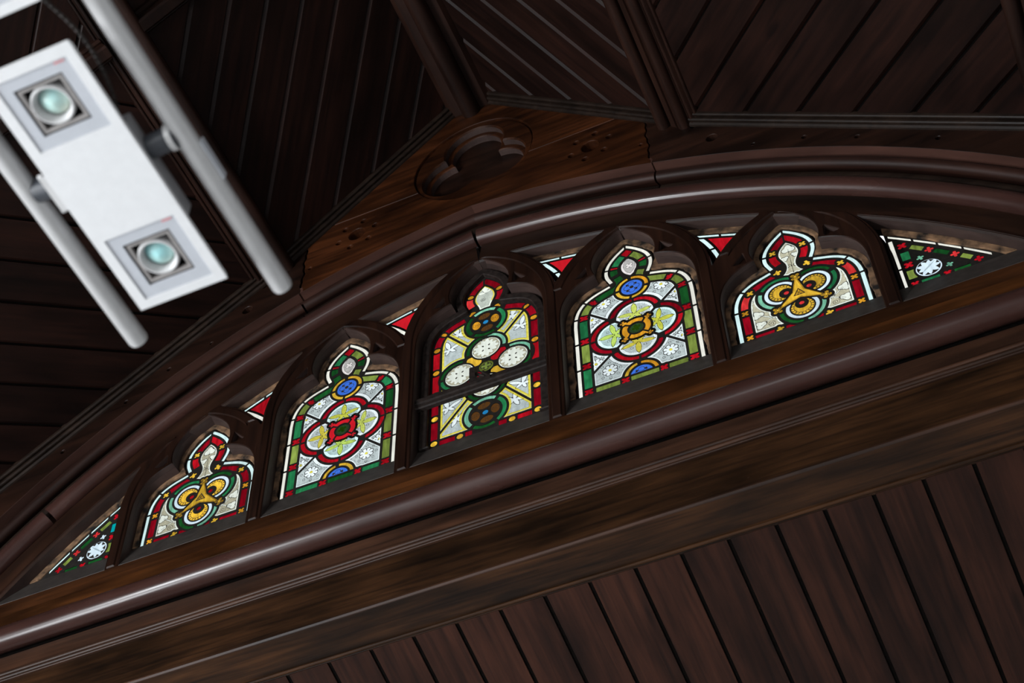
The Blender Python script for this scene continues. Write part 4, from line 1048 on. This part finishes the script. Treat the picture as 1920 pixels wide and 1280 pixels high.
for n, sx, lab in ((10, -1, 'dark triangular end light with white leaf roundel at the far left corner'), (11, 1, 'triangular end light with white leaf roundel at the far right corner')):
    root = window_root(n, 0, lab)
    g0, g1 = (2.10, 3.00)
    g = Grid(min(sx * g0, sx * g1), max(sx * g0, sx * g1), -0.06, 0.60, 0.0025)
    X = g.X * sx
    top = sd_arch(g, R_GL); jam = (2.150 + 0.062) - X; bot = -0.004 - g.Z
    F0 = np.maximum.reduce([top, jam, bot])
    P = Panel(root, g)
    RC = (sx * 2.356, 0.098)
    P.pane('ice', np.maximum.reduce([sd_circle(g, RC, 0.064), top + 0.090, 0.036 - g.Z]))
    lv = sd_circle(g, RC, 0.012)
    for a, l, w in ((0, .060, .022), (36, .066, .026), (72, .056, .022), (110, .058, .024), (150, .060, .024), (190, .056, .022), (225, .064, .022), (262, .056, .022), (312, .058, .024)):
        q = math.radians(a + 8); e_ = (RC[0] + sx * l * math.cos(q), RC[1] + l * math.sin(q))
        lv = np.minimum(lv, sd_petal(g, RC, e_, w * 1.1))
    P.coat('trace_line', np.maximum.reduce([sd_circle(g, RC, 0.058), -lv]), -0.0022)
    P.coat('wash_grey', np.maximum(sd_petal(g, (RC[0] - sx * 0.04, RC[1] - 0.03), (RC[0] + sx * 0.04, RC[1] + 0.04), 0.010), -9), -0.0018)
    # white fillets along the arch and, on the right-hand one, down the mullion
    ts = [2.215, 2.325, 2.43, 2.535, 2.655]
    for a, b in zip(ts[:-1], ts[1:]):
        P.pane('cream' if sx > 0 else 'white', np.maximum.reduce([top, -top - 0.015, a + 0.004 - X, X - b + 0.004, jam + 0.004]), gap=0.006)
    if sx > 0:
        for a, b in ((0.0, 0.145), (0.155, 0.395)): P.pane('cream', np.maximum.reduce([jam, -jam - 0.020, a - g.Z, g.Z - b, top + 0.022]), gap=0.006)
    # border of crosses and bars: beside the mullion, under the arch, along the foot
    for z, hh, c in ((0.010, 0.014, 'ruby'), (0.088, 0.036, 'olive'), (0.167, 0.016, 'ruby'), (0.241, 0.034, 'emerald' if sx > 0 else 'teal'), (0.330, 0.020, 'ruby')):
        if c == 'ruby': F = flower(g, (sx * 2.270, z), 0.027 if hh > 0.015 else 0.024, 4, 45)
        else: F = np.maximum(np.abs(X - 2.270) - 0.021, np.abs(g.Z - z) - hh)
        P.pane(c, np.maximum(F, top + 0.030), gap=0.006)
    for x, hh, c in ((2.334, 0.036, 'olive'), (2.386, 0, 'rose'), (2.437, 0.042, 'green'), (2.493, 0, 'rose'), (2.540, 0.030, 'olive'), (2.588, 0, 'ruby')):
        t = math.asin((x - ACX) / 4.33); p = (sx * x, ACZ + 4.335 * math.cos(t))
        tt = rot(g, p, -math.degrees(t) * sx)
        F = np.maximum(np.abs(tt.X) - hh, np.abs(tt.Z) - 0.016) if hh else flower(g, p, 0.024, 4, 0)
        P.pane(c, np.maximum.reduce([F, top + 0.028, 0.0 - g.Z]), gap=0.006)
    for x, hh, c in ((2.347, 0.045, 'emerald' if sx > 0 else 'green'), (2.430, 0, 'ruby'), (2.503, 0.040, 'green')):
        F = np.maximum(np.abs(X - x) - hh, np.abs(g.Z - 0.010) - 0.014) if hh else flower(g, (sx * x, 0.010), 0.024, 4, 45)
        P.pane(c, np.maximum(F, top + 0.050), gap=0.006)
    for (x, z), r in (((2.333, 0.192), 0.020), ((2.452, 0.070), 0.020)):
        P.pane('mint' if sx > 0 else 'ice', flower(g, (sx * x, z), r, 4, 20), gap=0.006)
    P.finish(F0 - 0.010)
    for reg in split_regions(contours(np.maximum.reduce([sd_arch(g, R_SOFF - 0.004), -sd_arch(g, R_GL + 0.004) + 0.004 * np.sin(g.X * 17) + 0.002 * np.sin(g.X * 53), jam - 0.012, 0.0 - g.Z]), g, 0.0008)):
        mobj('putty', *slab(reg, -0.011, 0.0014, 0.004), 'putty', root)

# ================================================================== PENDANT LAMP in the foreground
LZ = -3.045
LP = empty('pendant_lamp', (0.58, -3.90, LZ)); tag(LP, 'white pendant lamp with square spotlights between two long silver tubes', 'lamp')
def lpart(name, VF, mat, parent=None, smooth=False):
    p = parent or LP
    V, F = VF
    off = Vector((0.58, -3.90, LZ))
    return mobj(name, [Vector(v) - off for v in V], F, mat, p, None, smooth)
def frame_plate(cx, cy, w, hole, z0, z1):
    """square plate with a square hole, lying flat"""
    o, i = w / 2, hole / 2; V = []
    for z in (z0, z1):
        V += [(cx + a * o, cy + b * o, z) for a, b in ((-1, -1), (1, -1), (1, 1), (-1, 1))] + [(cx + a * i, cy + b * i, z) for a, b in ((-1, -1), (1, -1), (1, 1), (-1, 1))]
    F = []
    for k in (0, 8): F += [(k + j, k + (j + 1) % 4, k + 4 + (j + 1) % 4, k + 4 + j) for j in range(4)]
    F += [(j, (j + 1) % 4, 8 + (j + 1) % 4, 8 + j) for j in range(4)] + [(4 + j, 4 + (j + 1) % 4, 12 + (j + 1) % 4, 12 + j) for j in range(4)]
    return V, F
def revolve(cx, cy, prof, n=32):
    V = [(cx + r * math.cos(2 * math.pi * i / n), cy + r * math.sin(2 * math.pi * i / n), z) for r, z in prof for i in range(n)]
    F = [(k * n + i, k * n + (i + 1) % n, (k + 1) * n + (i + 1) % n, (k + 1) * n + i) for k in range(len(prof) - 1) for i in range(n)]
    return V, F
def housing(y0, y1, spots):
    x0, x1 = 0.458, 0.701; t = 0.006
    parts = []
    # down-facing tray: rim face with square openings for the spotlight plates
    ys = [y0] + [e for c in spots for e in (c - 0.095, c + 0.095)] + [y1]
    for a, b in zip(ys[0::2], ys[1::2]): parts.append(box(x0, x1, a, b, LZ, LZ + t))
    for c in spots:
        parts.append(box(x0, 0.485, c - 0.095, c + 0.095, LZ, LZ + t)); parts.append(box(0.675, x1, c - 0.095, c + 0.095, LZ, LZ + t))
    top = 0.012; ym = (y0 + y1) / 2
    parts += [box(x0, x0 + t, y0, y1, LZ + t, LZ + top), box(x1 - t, x1, y0, y1, LZ + t, LZ + top), box(x0, x1, y0, y0 + t, LZ + t, LZ + top), box(x0, x1, y1 - t, y1, LZ + t, LZ + top)]
    lpart('gear_box', merge(box(x0 + 0.012, x1 - 0.004, ym - 0.113, ym + 0.165, LZ + t, LZ + 0.070)), 'lamp_gear')
    hs = lpart('housing', merge(*parts), 'lamp_white')
    for c in spots:
        sp = lpart('spotlight', frame_plate(0.58, c, 0.188, 0.128, LZ + 0.003, LZ + 0.010), 'lamp_grey')
        lpart('trim_ring', frame_plate(0.58, c, 0.128, 0.112, LZ + 0.009, LZ + 0.016), 'lamp_recess', sp)
        lpart('inner_frame', frame_plate(0.58, c, 0.117, 0.103, LZ + 0.006, LZ + 0.02), 'lamp_bezel', sp)
        lpart('recess', merge(box(0.518, 0.642, c - 0.062, c + 0.062, LZ + 0.052, LZ + 0.058), box(0.518, 0.521, c - 0.062, c + 0.062, LZ + 0.010, LZ + 0.052), box(0.639, 0.642, c - 0.062, c + 0.062, LZ + 0.010, LZ + 0.052), box(0.521, 0.639, c - 0.062, c - 0.059, LZ + 0.010, LZ + 0.052), box(0.521, 0.639, c + 0.059, c + 0.062, LZ + 0.010, LZ + 0.052)), 'lamp_recess', sp)
        lpart('reflector_cup', revolve(0.576, c + 0.002, [(0.050, LZ + 0.045), (0.051, LZ + 0.012), (0.048, LZ + 0.006), (0.043, LZ + 0.008), (0.036, LZ + 0.03)]), 'lamp_rim', sp, True)
        lpart('lens', revolve(0.576, c + 0.002, [(0.0005, LZ + 0.014), (0.014, LZ + 0.016), (0.028, LZ + 0.023), (0.037, LZ + 0.034)]), 'lamp_lens', sp, True)
        lpart('type_print', box(0.640, 0.666, c - 0.090, c - 0.086, LZ + 0.0015, LZ + 0.0031), 'print_red', sp)
    return hs
housing(-3.847, -3.147, (-3.724, -3.266))
housing(-4.655, -3.955, (-4.532, -4.074))
TZ = LZ + 0.066
for x in (0.366, 0.783): lpart('tube', cyl((x, -3.022, TZ), (x, -4.95, TZ), 0.0265, 28, cap=0.012), 'lamp_silver', None, 'auto')
for y in (-3.517, -4.30):
    br = lpart('bracket', cyl((0.695, y, LZ + 0.055), (0.765, y, TZ - 0.002), 0.030, 20), 'lamp_dark', None, 'auto')
    lpart('collar', cyl((0.748, y, TZ - 0.003), (0.762, y, TZ - 0.002), 0.034, 20), 'lamp_silver', br, 'auto')
    br = lpart('bracket', cyl((0.385, y, TZ), (0.465, y, LZ + 0.055), 0.030, 20), 'lamp_dark', None, 'auto')
    lpart('clip', merge(box(0.434, 0.452, y - 0.05, y + 0.05, LZ + 0.012, LZ + 0.03), cyl((0.443, y - 0.05, LZ + 0.02), (0.432, y - 0.05, LZ + 0.02), 0.006, 10), cyl((0.443, y + 0.05, LZ + 0.02), (0.432, y + 0.05, LZ + 0.02), 0.006, 10)), 'lamp_rim', br)
lpart('tube_clip', box(0.808, 0.814, -3.48, -3.37, TZ - 0.01, TZ + 0.015), 'lamp_grey')
# power cord looping from one housing to the next, steel wires up to the roof
cp = [(0.62, -4.06, LZ + 0.020), (0.650, -3.985, LZ + 0.075), (0.675, -3.912, LZ + 0.080), (0.696, -3.822, LZ + 0.082), (0.696, -3.734, LZ + 0.080), (0.674, -3.630, LZ + 0.078), (0.65, -3.58, LZ + 0.066)]
cu = []
for i in range(len(cp) - 1):
    P0, P1, P2, P3 = (Vector(cp[max(0, i - 1)]), Vector(cp[i]), Vector(cp[i + 1]), Vector(cp[min(len(cp) - 1, i + 2)]))
    for j in range(6):
        t = j / 6; cu.append(0.5 * ((2 * P1) + (P2 - P0) * t + (2 * P0 - 5 * P1 + 4 * P2 - P3) * t * t + (-P0 + 3 * P1 - 3 * P2 + P3) * t ** 3))
cu.append(Vector(cp[-1]))
lpart('power_cord', merge(*[cyl(a, b, 0.0045, 8) for a, b in zip(cu[:-1], cu[1:])]), 'cable', None, True)
for x in (0.366, 0.783): lpart('hanging_wire', cyl((x, -4.6, TZ + 0.02), (x, -4.6, roof_z(x)), 0.002, 6), 'lamp_silver')
